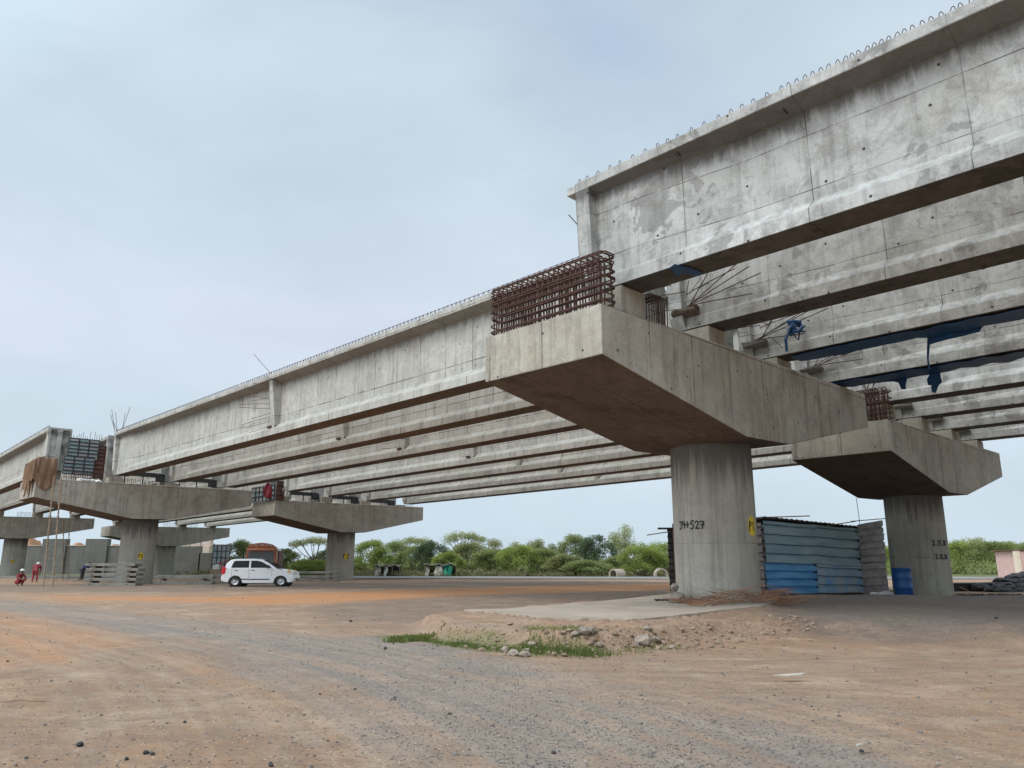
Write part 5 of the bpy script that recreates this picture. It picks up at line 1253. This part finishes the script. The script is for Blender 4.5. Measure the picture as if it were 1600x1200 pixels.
# ------------------------------------------------------------------ vegetation
def leafmat(name, c1, c2, c3):
    m, t, b = newmat(name, .75); l = t.links.new; b.inputs['Specular IOR Level'].default_value = .15
    tc = N(t, 'ShaderNodeTexCoord'); g = N(t, 'ShaderNodeNewGeometry'); oi = N(t, 'ShaderNodeObjectInfo')
    n = N(t, 'ShaderNodeTexNoise'); n.inputs['Scale'].default_value = .9; n.inputs['Detail'].default_value = 3; l(tc.outputs['Object'], n.inputs[0])
    r_ = ramp_of(t, [(.38, 0.0), (.62, 1.0)]); l(n.outputs[0], r_.inputs[0])
    c = mixrgb(t, r_.outputs[0], c1, c2); rm = N(t, 'ShaderNodeMath', operation='MULTIPLY'); l(g.outputs['Random Per Island'], rm.inputs[0]); rm.inputs[1].default_value = .55
    c = mixrgb(t, rm.outputs[0], c, c3)
    tr = N(t, 'ShaderNodeBsdfTranslucent'); mx = N(t, 'ShaderNodeMixShader'); mx.inputs[0].default_value = .42
    l(c, b.inputs['Base Color']); l(c, tr.inputs[0]); l(b.outputs[0], mx.inputs[1]); l(tr.outputs[0], mx.inputs[2]); l(mx.outputs[0], t.nodes['Material Output'].inputs[0])
    return m
LM = {'bright': leafmat('bright_leaves', (0.230,0.305,0.068), (0.331,0.410,0.102), (0.419,0.442,0.177)), 'mid': leafmat('mid_leaves', (0.183,0.234,0.075), (0.270,0.325,0.116), (0.365,0.377,0.191)),
      'olive': leafmat('olive_leaves', (0.203,0.234,0.082), (0.297,0.312,0.123), (0.406,0.377,0.205)), 'dark': leafmat('dark_leaves', (0.081,0.124,0.068), (0.135,0.189,0.096), (0.203,0.234,0.137)),
      'airy': leafmat('airy_leaves', (0.270,0.325,0.123), (0.379,0.416,0.177), (0.446,0.429,0.259)), 'dry': leafmat('dry_scrub', (.19,.17,.09), (.26,.23,.14), (.14,.17,.06))}
LM['grass'] = leafmat('short_grass', (.10,.155,.035), (.15,.20,.05), (.24,.23,.10))
MAT['bark'] = varied('grey_bark', (.10,.075,.055), (.20,.16,.125), 8, .95)
def leaf_mesh(name, centers, radii, per, size, g, flat=1.0, mat=None, elong=1.8):
    """leaf sprays around clump centres: small quads in random directions"""
    n = len(centers) * per; C = np.repeat(centers, per, 0); Rr = np.repeat(radii, per, 0)
    d = g.normal(size=(n, 3)); d /= np.linalg.norm(d, axis=1)[:, None]; rad = g.rand(n) ** .45
    P = C + d * (rad[:, None] * Rr); P[:, 2] = np.maximum(P[:, 2], .05)
    a = g.normal(size=(n, 3)); a[:, 2] *= .6; a /= np.linalg.norm(a, axis=1)[:, None]
    b = np.cross(a, g.normal(size=(n, 3))); b /= np.linalg.norm(b, axis=1)[:, None]
    s = size * (.6 + .8 * g.rand(n))[:, None]; a = a * s * elong; b = b * s
    V = np.stack([P - a * .5 - b * .12, P + b * .5 - a * .05, P + a * .5, P - b * .5 + a * .05], 1).reshape(-1, 3)
    me = D.meshes.new(name); me.vertices.add(len(V)); me.vertices.foreach_set('co', V.ravel())
    me.loops.add(n * 4); me.loops.foreach_set('vertex_index', np.arange(n * 4)); me.polygons.add(n)
    me.polygons.foreach_set('loop_start', np.arange(0, n * 4, 4)); me.polygons.foreach_set('loop_total', np.full(n, 4)); me.update(); me.validate()
    return me
def plant(px, ytop, hwpx, Y, kind, label, style='bush', seed=0, group='bushes and trees beyond the far road', name=None, n=26, per=150, size=.085):
    g = np.random.RandomState(seed); rr = random.Random(seed); x = at(px, 890, Y).x; z0 = G(x, Y); top = at(px, ytop, Y).z - z0; hw = hwpx * Y / FPX * 1.15; top *= 1.12 if style == 'bush' else 1.03
    nm = name or ('bush' if style == 'bush' else 'acacia_tree')
    root = thing(nm, label, 'bush' if style == 'bush' else 'tree', (x, Y, z0), 0, group)
    wood = MB(); size = size * Y / 72
    if style == 'bush':
        a = g.rand(n) * 6.28; rr_ = g.rand(n) ** .5; cx = np.cos(a) * rr_ * hw * .8; cy = np.sin(a) * rr_ * hw * .55
        hh = top * (1 - .38 * (rr_ ** 2.5)) ; cz = g.rand(n) ** .6 * hh * .9 + .05
        cs = np.stack([cx, cy, cz], 1); rad = np.stack([g.uniform(.22, .42, n) * hw, g.uniform(.22, .4, n) * hw, g.uniform(.10, .22, n) * top], 1); rad = np.minimum(rad, 1.1)
        for k in range(5):
            e = cs[k]; wood.tube([(rr.uniform(-.2, .2), 0, 0), (e[0] * .4, e[1] * .4, e[2] * .5), tuple(e)], .06, 5, r1=.015)
        # loose sprays that stick out of the outline
        m_ = n; aa = g.uniform(.15, math.pi - .15, m_); ex = np.cos(aa) * hw * .95; ez = top * (.38 + .55 * np.sin(aa)) * g.uniform(.86, 1.02, m_)
        cs2 = np.stack([ex, g.uniform(-.4, .4, m_) * hw, ez], 1); rad2 = np.stack([g.uniform(.22, .42, m_) * hw, g.uniform(.2, .4, m_) * hw, g.uniform(.08, .16, m_) * top], 1)
        me = leaf_mesh('crown', np.vstack([cs, cs2]), np.vstack([rad, rad2]), per, size, g, mat=None)
        for k in range(0, m_, 2): wood.tube([tuple(cs2[k] * np.array([.7, .7, .6])), tuple(cs2[k] * 1.04)], .02, 4, r1=.006)
        me2 = me
    else:
        lean = rr.uniform(-.15, .15); fork = top * (.38 if style == 'umbrella' else .3)
        wood.tube([(0, 0, 0), (lean, 0, fork * .5), (lean * 2, 0, fork)], .16, 7, r1=.11); tips = []
        nb = 9 if style == 'umbrella' else 14
        for k in range(nb):
            f = (k + .5) / nb * 2 - 1
            if style == 'umbrella': e = Vector((f * hw * .85, rr.uniform(-.5, .5) * hw, top * (.93 - .16 * f * f) + rr.uniform(-.2, .1)))
            else: e = Vector((f * hw * .8 * rr.uniform(.5, 1), rr.uniform(-.5, .5) * hw, top * (.45 + .5 * rr.random() * (1 - f * f * .6))))
            md = Vector((lean * 2, 0, fork)).lerp(e, .5) + Vector((0, 0, -.15 * top if style == 'umbrella' else .05)) * .4
            wood.tube([(lean * 2, 0, fork * .95), md, e], .07, 5, r1=.015); tips.append(e)
            for q in range(2): e2 = e + Vector((rr.uniform(-.4, .4) * hw * .5, rr.uniform(-.3, .3) * hw, rr.uniform(-.05, .1) * top * .5)); wood.tube([md.lerp(e, .6), e2], .03, 4, r1=.008); tips.append(e2)
        cs = np.array([tuple(e) for e in tips]); kf = .12 if style == 'umbrella' else .2
        rad = np.stack([g.uniform(.2, .34, len(cs)) * hw, g.uniform(.25, .4, len(cs)) * hw, g.uniform(.07, .13, len(cs)) * top if style == 'umbrella' else g.uniform(.08, .15, len(cs)) * top], 1)
        me2 = leaf_mesh('crown', cs, rad, int(per * .8), size * .85, g)
    mkobj('crown', me2, LM[kind], root); wood.build('trunk', MAT['bark'], root, recalc=False)
    return root
VEG = [
 (372,850,22,88,'mid','bush','bushy tree between the steel form and the truck'),
 (408,874,20,80,'olive','bush','low bush hidden behind the truck cab'),
 (444,862,22,78,'mid','bush','rounded green bush right of the truck cab'),
 (487,842,34,84,'olive','umbrella','flat-topped acacia just left of the middle column'),
 (486,876,26,72,'bright','bush','bright green low bush under the flat-topped acacia'),
 (517,862,24,90,'dark','bush','dark bush showing at the left side of the middle column'),
 (580,850,26,80,'bright','bush','bright green bush just right of the middle column'),
 (612,852,26,86,'mid','bush','mid green bush behind the left rag shelter'),
 (646,842,30,92,'airy','umbrella','pale yellowish acacia above the left rag shelter'),
 (648,858,26,84,'mid','bush','green bush under the pale yellowish acacia'),
 (676,850,24,78,'dark','bush','dark dense bush left of the green-topped rag shelter'),
 (700,866,20,72,'bright','bush','bright bush behind the green-topped rag shelter'),
 (726,834,30,88,'airy','umbrella','wide flat acacia above the right rag shelter'),
 (735,852,30,82,'olive','bush','olive bush below the wide flat acacia'),
 (768,846,30,86,'olive','airy','thin-branched olive tree left of centre in the tree belt'),
 (775,862,30,78,'mid','bush','mid green bush in front of the thin-branched olive tree'),
 (805,850,26,90,'airy','airy','pale thin tree in the middle of the tree belt'),
 (812,856,30,76,'bright','bush','light green bush at the middle of the tree belt'),
 (838,845,28,84,'olive','airy','sparse olive tree with bare twigs on top'),
 (848,862,28,76,'mid','bush','green bush in front of the sparse twiggy tree'),
 (868,854,24,88,'olive','airy','slender tree left of the rounded dark tree'),
 (884,870,26,74,'olive','bush','yellowish bush in front of the slender tree'),
 (902,842,26,86,'mid','bush','rounded tree standing left of the dark one'),
 (934,842,26,84,'dark','bush','dark rounded tree beside the tall airy tree'),
 (918,878,30,72,'mid','bush','low feathery green bush below the dark rounded tree'),
 (972,820,31,90,'airy','airy','tallest airy tree rising above the concrete pipes'),
 (968,872,26,76,'mid','bush','green bush behind the left concrete pipe'),
 (1004,856,30,72,'bright','bush','large bright bush between the two concrete pipes'),
 (1040,851,34,74,'bright','bush','large bright bush behind the right concrete pipe'),
 (1085,853,34,80,'mid','bush','bush mostly hidden behind the nearest column'),
 (545,880,30,95,'olive','bush','bush mostly hidden behind the middle column'),
 (1350,862,30,95,'mid','bush','bush seen just right of the tin shed'),
 (1378,856,26,90,'bright','bush','bright bush between the shed and the drum column'),
 (1402,862,24,96,'mid','bush','bush touching the left side of the drum column'),
 (1496,852,32,92,'bright','bush','bright bush touching the right side of the drum column'),
 (1522,848,30,100,'airy','bush','pale feathery bush with the highest top right of the drum column'),
 (1552,851,34,90,'mid','bush','wide green bush above the black rubble'),
 (1585,854,34,94,'bright','bush','green bush left of the pink hut'),
 (1620,852,34,92,'mid','bush','green bush behind the pink hut'),
]
for i, (px, yt, hw, Y, kind, style, lab) in enumerate(VEG):
    plant(px, yt, hw, Y, kind, lab, 'bush' if style == 'bush' else style, seed=100 + i, n=30 if hw > 28 else 24, per=200, size=.066)
# scrub at the foot of the tree belt
g = np.random.RandomState(5); n = 900; X_ = g.uniform(-30, 27, n); Y_ = 70 + g.rand(n) * 9; cs = np.stack([X_, Y_, gz(X_, Y_) + .15 + g.rand(n) * .25], 1); rad = np.stack([g.uniform(.3, .9, n), g.uniform(.3, .8, n), g.uniform(.12, .45, n)], 1)
o = mkobj('dry_scrub', leaf_mesh('dry_scrub', cs, rad, 26, .10, g), LM['dry']); tag(o, 'belt of dry grass and low scrub along the far road', 'scrub', kind='stuff')
n = 900; X_ = g.uniform(20, 110, n); Y_ = 62 + g.rand(n) * 34; cs = np.stack([X_, Y_, gz(X_, Y_) + .3 + g.rand(n) * .9], 1); rad = np.stack([g.uniform(.6, 1.6, n), g.uniform(.5, 1.2, n), g.uniform(.3, .8, n)], 1)
cs = cs[cs[:, 1] > 74]; rad = rad[:len(cs)]
tag(mkobj('green_scrub', leaf_mesh('green_scrub', cs, rad, 40, .12, g), LM['mid']), 'low green thicket filling the far field at right', 'scrub', kind='stuff')
n = 1600; X_ = g.uniform(-60, 70, n); Y_ = 96 + g.rand(n) * 30; cs = np.stack([X_, Y_, gz(X_, Y_) + .4 + g.rand(n) * 1.3], 1); rad = np.stack([g.uniform(.8, 2, n), g.uniform(.5, 1.2, n), g.uniform(.4, 1.0, n)], 1)
sel = ~((X_ > -56) & (X_ < -33)); cs = cs[sel]; rad = rad[sel]
tag(mkobj('distant_thicket', leaf_mesh('distant_thicket', cs, rad, 30, .16, g), LM['mid']), 'far thicket closing the view behind the tree belt', 'thicket', kind='stuff')

# grass on the bank
def grass(name, pts, n, spread, h0, h1, mat, label, seed, width=.006):
    g = np.random.RandomState(seed); P = np.array(pts); seg = g.randint(0, len(P) - 1, n); f = g.rand(n)[:, None]
    c = P[seg] * (1 - f) + P[seg + 1] * f + g.normal(size=(n, 2)) * spread
    c = c[(hnoise(c[:, 0], c[:, 1], 3.1, seed) + .35 * g.normal(size=len(c))) > -.05]; n = len(c)
    x, y = c[:, 0], c[:, 1]; z = gz(x, y); h = g.uniform(h0, h1, n); a = g.rand(n) * 6.28; ln = g.uniform(.2, .9, n) * h; dx, dy = np.cos(a), np.sin(a); w_ = width
    V = np.stack([np.stack([x - dy * w_, y + dx * w_, z], 1), np.stack([x + dy * w_, y - dx * w_, z], 1), np.stack([x + dx * ln * .45 + dy * w_ * .7, y + dy * ln * .45 - dx * w_ * .7, z + h * .65], 1), np.stack([x + dx * ln, y + dy * ln, z + h], 1)], 1).reshape(-1, 3)
    me = D.meshes.new(name); me.vertices.add(len(V)); me.vertices.foreach_set('co', V.ravel()); me.loops.add(n * 4); me.loops.foreach_set('vertex_index', np.arange(n * 4)); me.polygons.add(n)
    me.polygons.foreach_set('loop_start', np.arange(0, n * 4, 4)); me.polygons.foreach_set('loop_total', np.full(n, 4)); me.update(); me.validate()
    return tag(mkobj(name, me, mat), label, 'grass', kind='stuff')
g1_ = W_([(640,994),(700,1001),(760,1008),(800,1012)], .1); g2_ = W_([(800,1010),(850,1016),(930,1018)], .1)
grass('bank_grass', g1_, 5200, .15, .012, .045, LM['grass'], 'short bright grass along the foot of the earth bank', 1)
grass('tuft_grass', g2_, 3800, .18, .02, .10, LM['grass'], 'taller rough grass at the right end of the bank', 2)
grass('weed_patch', W_([(622,994),(650,992),(672,985)], .15), 1800, .12, .03, .10, LM['grass'], 'patch of leafy weeds at the left end of the bank', 3, .012)
grass('slab_weeds', W_([(830,972),(900,976),(980,980),(1040,974)], .4), 2600, .16, .015, .06, LM['olive'], 'sparse low weeds in front of the slab', 4)
# broken clods and rubble on the bank
m = MB(); rr = random.Random(9); pl = W_([(760,985),(860,992),(960,990),(1050,985),(1130,975),(1250,965)], .3)
for k in range(620):
    i = rr.randrange(len(pl) - 1); f = rr.random(); x = pl[i][0] * (1 - f) + pl[i + 1][0] * f + rr.gauss(0, .3); y = pl[i][1] * (1 - f) + pl[i + 1][1] * f + rr.gauss(0, .35); r_ = .012 + .02 * rr.expovariate(1)
    m.rock((x, y, G(x, y) + r_ * .2), min(.06, r_), rr)
MAT['clod'] = varied('earth_clods', (.19,.13,.09), (.37,.28,.20), 9, .95, 0, .8)
tag(m.build('bank_rubble', MAT['clod']), 'crumbled stones and clods along the bank and slab edge', 'rubble', kind='stuff')

# ------------------------------------------------------------------ pipes and rag shelters by the road
def pipe(px, py, rpx, Y, rz, ln, label):
    P = at(px, py, Y); r_ = rpx * Y / FPX; root = thing('concrete_pipe', label, 'pipe', P, rz, 'concrete pipe rings by the far road')
    MB().lathe([(r_ * .8, 0), (r_, 0), (r_, ln), (r_ * .8, ln), (r_ * .8, 0)], 40, M=Matrix.Rotation(R(-90), 4, 'X')).build('barrel', MAT['slab'], root, smooth=True)
    MB().lathe([(r_ * .79, -.012), (r_ * 1.01, -.012), (r_ * 1.01, .07), (r_ * .79, .07), (r_ * .79, -.012)], 40, M=Matrix.Rotation(R(-90), 4, 'X')).build('end_ring', MAT['slab'], root, smooth=True)
pipe(958, 898, 8.5, 68.5, R(-48), 1.1, 'short concrete pipe lying at left with its side showing')
pipe(1034, 898.5, 10, 66, R(8), .5, 'concrete pipe ring facing the camera beside the nearest column')
MAT['rag'] = varied('pale_rags', (.42,.38,.33), (.66,.62,.56), 3, .9); MAT['green'] = varied('green_tarp', (.01,.20,.13), (.03,.36,.25), 3, .6)
def shelter(px0, px1, ytop, Y, label, mats, seed):
    rr = random.Random(seed); P = at(px0, 890, Y); W2 = (px1 - px0) * Y / FPX; H = at(px0, ytop, Y).z - .15; root = thing('rag_shelter', label, 'shelter', (P.x, Y, .15))
    for k in range(4): x = W2 * k / 3; MB().tube([(x, .1, 0), (x + rr.uniform(-.1, .1), .1, H)], .04, 5).build('pole', MAT['wood'], root, recalc=False)
    rf = MB(); n = 8
    for i in range(n + 1):
        for j in range(5): rf.v.append((W2 * i / n - .15, j * .5 - .2, H + .1 * math.sin(i * 2.1 + j) + .06 * rr.random() - .03 * j))
    for i in range(n):
        for j in range(4): a = i * 5 + j; rf.f.append((a, a + 1, a + 6, a + 5))
    o = rf.build('roof', MAT['oldconc'], root, recalc=False); o.modifiers.new('t', 'SOLIDIFY').thickness = .05
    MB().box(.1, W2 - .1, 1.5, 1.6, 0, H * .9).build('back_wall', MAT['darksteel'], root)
    for (a, b_, top, mat) in mats:
        q = MB(); n = 6
        for i in range(n + 1):
            for j in range(7):
                f = j / 6; q.v.append((W2 * (a + (b_ - a) * i / n) + .06 * math.sin(j + i), .02 + .1 * math.sin(i * 2.3 + f * 2) - .15 * f, H * top * (1 - f * rr.uniform(.9, 1.0)) + .0))
        for i in range(n):
            for j in range(6): k = i * 7 + j; q.f.append((k, k + 1, k + 8, k + 7))
        o = q.build('hanging_rag', MAT[mat], root, smooth=True, recalc=False); o.modifiers.new('t', 'SOLIDIFY').thickness = .02
shelter(586, 624, 884, 71, 'collapsed rag shelter at left with pale cloths and dark gaps', [(.0, .22, .9, 'rag'), (.38, .5, 1.0, 'white')], 1)
shelter(665, 712, 883, 71, 'rag shelter at right with a green sheet on its end', [(.0, .12, .8, 'rag'), (.28, .55, .95, 'rag'), (.58, .86, 1.05, 'green')], 2)

# ------------------------------------------------------------------ people (far workers)
MAT['skin'] = newmat('skin', .6, 0, (.20,.105,.065))[0]; MAT['hair'] = newmat('dark_hair', .8, 0, (.012,.010,.009))[0]; MAT['bluecloth'] = varied('blue_work_cloth', (.02,.035,.11), (.04,.06,.17), 4, .85); MAT['trou'] = varied('dark_trousers', (.04,.035,.04), (.08,.075,.08), 4, .9)
def skinned(name, J, E_, mat, parent, sub=2):
    me = D.meshes.new(name); ks = list(J); me.from_pydata([J[k][0] for k in ks], [(ks.index(a), ks.index(b_)) for a, b_ in E_], []); me.update()
    o = D.objects.new(name, me); COL.objects.link(o); o.parent = parent; me.materials.append(mat)
    o.modifiers.new('skin', 'SKIN'); 
    if not me.skin_vertices: me.attributes.new if False else None
    sv = me.skin_vertices[0].data
    for i, k in enumerate(ks): r_ = J[k][1]; sv[i].radius = (r_, r_) if not isinstance(r_, tuple) else r_
    sv[0].use_root = True
    s = o.modifiers.new('sub', 'SUBSURF'); s.levels = sub; s.render_levels = sub
    return o
def person(P, rz, pose, shirt, trousers, label, helmet=True, s=1.0):
    root = thing('person', label, 'person', P, rz); root.scale = (s, s, s)
    # joints (x right, y forward = -y is the front), metres for a 1.68 m adult
    if pose == 'bend':      # standing, bent forward at the hips, hands low
        pel, chest, neck, head = (0,0,.86), (0,-.30,1.08), (0,-.45,1.18), (0,-.56,1.24)
        kn = [(-.12,-.06,.46), (.12,-.02,.46)]; ft = [(-.13,.02,.07), (.13,.04,.07)]; el = [(-.22,-.48,.86), (.22,-.45,.86)]; ha = [(-.16,-.62,.62), (.16,-.60,.60)]
    elif pose == 'squat':
        pel, chest, neck, head = (0,0,.28), (0,-.14,.62), (0,-.19,.80), (0,-.25,.92)
        kn = [(-.20,-.36,.46), (.20,-.36,.46)]; ft = [(-.15,-.12,.06), (.15,-.12,.06)]; el = [(-.28,-.34,.50), (.28,-.34,.50)]; ha = [(-.12,-.56,.38), (.12,-.56,.38)]
    else:
        pel, chest, neck, head = (0,0,.90), (0,-.02,1.24), (0,-.02,1.43), (0,-.04,1.56)
        kn = [(-.11,-.06,.48), (.11,0,.48)]; ft = [(-.12,0,.07), (.12,.04,.07)]; el = [(-.27,-.02,1.06), (.25,-.18,1.08)]; ha = [(-.28,-.12,.82), (.16,-.40,1.05)]
    V = Vector
    J = {'pel': (pel, (.14,.10)), 'mid': (tuple(V(pel).lerp(V(chest), .5)), (.13,.095)), 'chest': (chest, (.16,.10)), 'neck': (neck, .055), 'h0': (tuple(V(neck).lerp(V(head), .6)), .065), 'head': (head, (.082,.095)), 'h2': (tuple(V(head) + V((0,-.005,.085))), .06)}
    E_ = [('pel','mid'),('mid','chest'),('chest','neck'),('neck','h0'),('h0','head'),('head','h2')]
    for i, sx in enumerate((-1, 1)):
        c = V(chest); sh = c + V((sx * .19, 0, .07)); hp = V(pel) + V((sx * .10, 0, -.05))
        J['s%d' % i] = (tuple(sh), .062); J['e%d' % i] = (el[i], .043); J['w%d' % i] = (ha[i], .030)
        d = (V(ha[i]) - V(el[i])).normalized(); J['p%d' % i] = (tuple(V(ha[i]) + d * .07), .034)
        J['hip%d' % i] = (tuple(hp), .092); J['k%d' % i] = (kn[i], .062); J['a%d' % i] = (ft[i], .042); J['t%d' % i] = ((ft[i][0], ft[i][1] - .17, .035), .034)
        E_ += [('chest','s%d'%i),('s%d'%i,'e%d'%i),('e%d'%i,'w%d'%i),('w%d'%i,'p%d'%i),('pel','hip%d'%i),('hip%d'%i,'k%d'%i),('k%d'%i,'a%d'%i),('a%d'%i,'t%d'%i)]
        for f in range(4):
            q = V(ha[i]) + d * .09 + V(((f - 1.5) * .018, 0, 0)); J['f%d%d' % (i, f)] = (tuple(q), .009); J['g%d%d' % (i, f)] = (tuple(q + d * (.075 - abs(f - 1.4) * .008) + V((0, -.015, 0))), .007)
            E_ += [('p%d' % i, 'f%d%d' % (i, f)), ('f%d%d' % (i, f), 'g%d%d' % (i, f))]
        q = V(ha[i]) + d * .03 + V((-sx * .035, -.01, 0)); J['th%d' % i] = (tuple(q), .011); J['tj%d' % i] = (tuple(q + d * .05), .009); E_ += [('w%d' % i, 'th%d' % i), ('th%d' % i, 'tj%d' % i)]
    skinned('body', J, E_, MAT['skin'], root)
    JS = {'pel': (pel, (.165,.125)), 'mid': (tuple(V(pel).lerp(V(chest), .5)), (.155,.12)), 'chest': (chest, (.185,.125)), 'top': (tuple(V(chest).lerp(V(neck), .6)), .10)}; ES = [('pel','mid'),('mid','chest'),('chest','top')]
    JT = {'pel': (tuple(V(pel) + V((0,0,.02))), (.16,.12))}; ET = []
    for i, sx in enumerate((-1, 1)):
        sh = V(chest) + V((sx * .19, 0, .07)); JS['s%d'%i] = (tuple(sh), .082); JS['e%d'%i] = (tuple(sh.lerp(V(el[i]), .95)), .06); ES += [('chest','s%d'%i),('s%d'%i,'e%d'%i)]
        hp = V(pel) + V((sx * .10, 0, -.05)); JT['h%d'%i] = (tuple(hp), .108); JT['k%d'%i] = (kn[i], .078); JT['a%d'%i] = (tuple(V(kn[i]).lerp(V(ft[i]), .9)), .06); ET += [('pel','h%d'%i),('h%d'%i,'k%d'%i),('k%d'%i,'a%d'%i)]
    skinned('shirt', JS, ES, shirt, root); skinned('trousers', JT, ET, trousers, root)
    hz = V(head)
    if helmet: MB().lathe([(0,.13),(.05,.125),(.09,.10),(.115,.05),(.12,.02),(.15,.0),(.145,-.008),(.11,.0)], 18, M=Matrix.Translation(hz + V((0,0,.03)))).build('helmet', MAT['white'], root, smooth=True)
    else: MB().lathe([(0,.12),(.05,.115),(.085,.08),(.098,.03),(.095,-.03)], 16, M=Matrix.Translation(hz + V((0,.012,.02)))).build('hair', MAT['hair'], root, smooth=True)
    fc = MB()
    for sx in (-.033, .033): fc.lathe([(0,.012),(.010,.006),(.010,-.006),(0,-.012)], 8, M=Matrix.Translation(hz + V((sx,-.092,.005))))
    fc.build('eyes', MAT['black'], root); MB().prism([(-.012,-.03),(.012,-.03),(.006,.015),(-.006,.015)], -.115, -.08, 'y', M=Matrix.Translation(hz)).build('nose', MAT['skin'], root)
    MB().box(-.025,.025,-.096,-.085,-.055,-.047,Matrix.Translation(hz)).build('mouth', MAT['darkred'], root)
    return root
p_ = gat(27.5, 915, .15); person((p_.x, p_.y, G(p_.x, p_.y)), R(70), 'squat', MAT['red'], MAT['darkred'], 'person in red squatting low at far left, white helmet', True, .85)
p_ = at(54, 905, 51); person((p_.x, p_.y, G(p_.x, p_.y)), R(200), 'bend', MAT['red'], MAT['darkred'], 'person in a white helmet and red clothes bending at the leftmost pier', True, .92)
p_ = gat(126.5, 909, .12); person((p_.x, p_.y, G(p_.x, p_.y)), R(80), 'bend', MAT['bluecloth'], MAT['trou'], 'person in dark blue bending beside the tall slab stack', False, .92)
for (px, py, n_, lab, sd_) in ((175, 913, 26, 'broken pieces heaped before the tall slab stack', 3), (110, 909, 30, 'litter and offcuts lying behind the bamboo ladder', 4)):
    m = MB(); rr = random.Random(sd_); c_ = gat(px, py, .12)
    for k in range(n_): m.rock((c_.x + rr.gauss(0, 1.1), c_.y + rr.gauss(0, .5), G(c_.x, c_.y) + .03), rr.uniform(.04, .15), rr, flat=.4)
    tag(m.build('debris', MAT['oldconc']), lab, 'debris', kind='stuff')
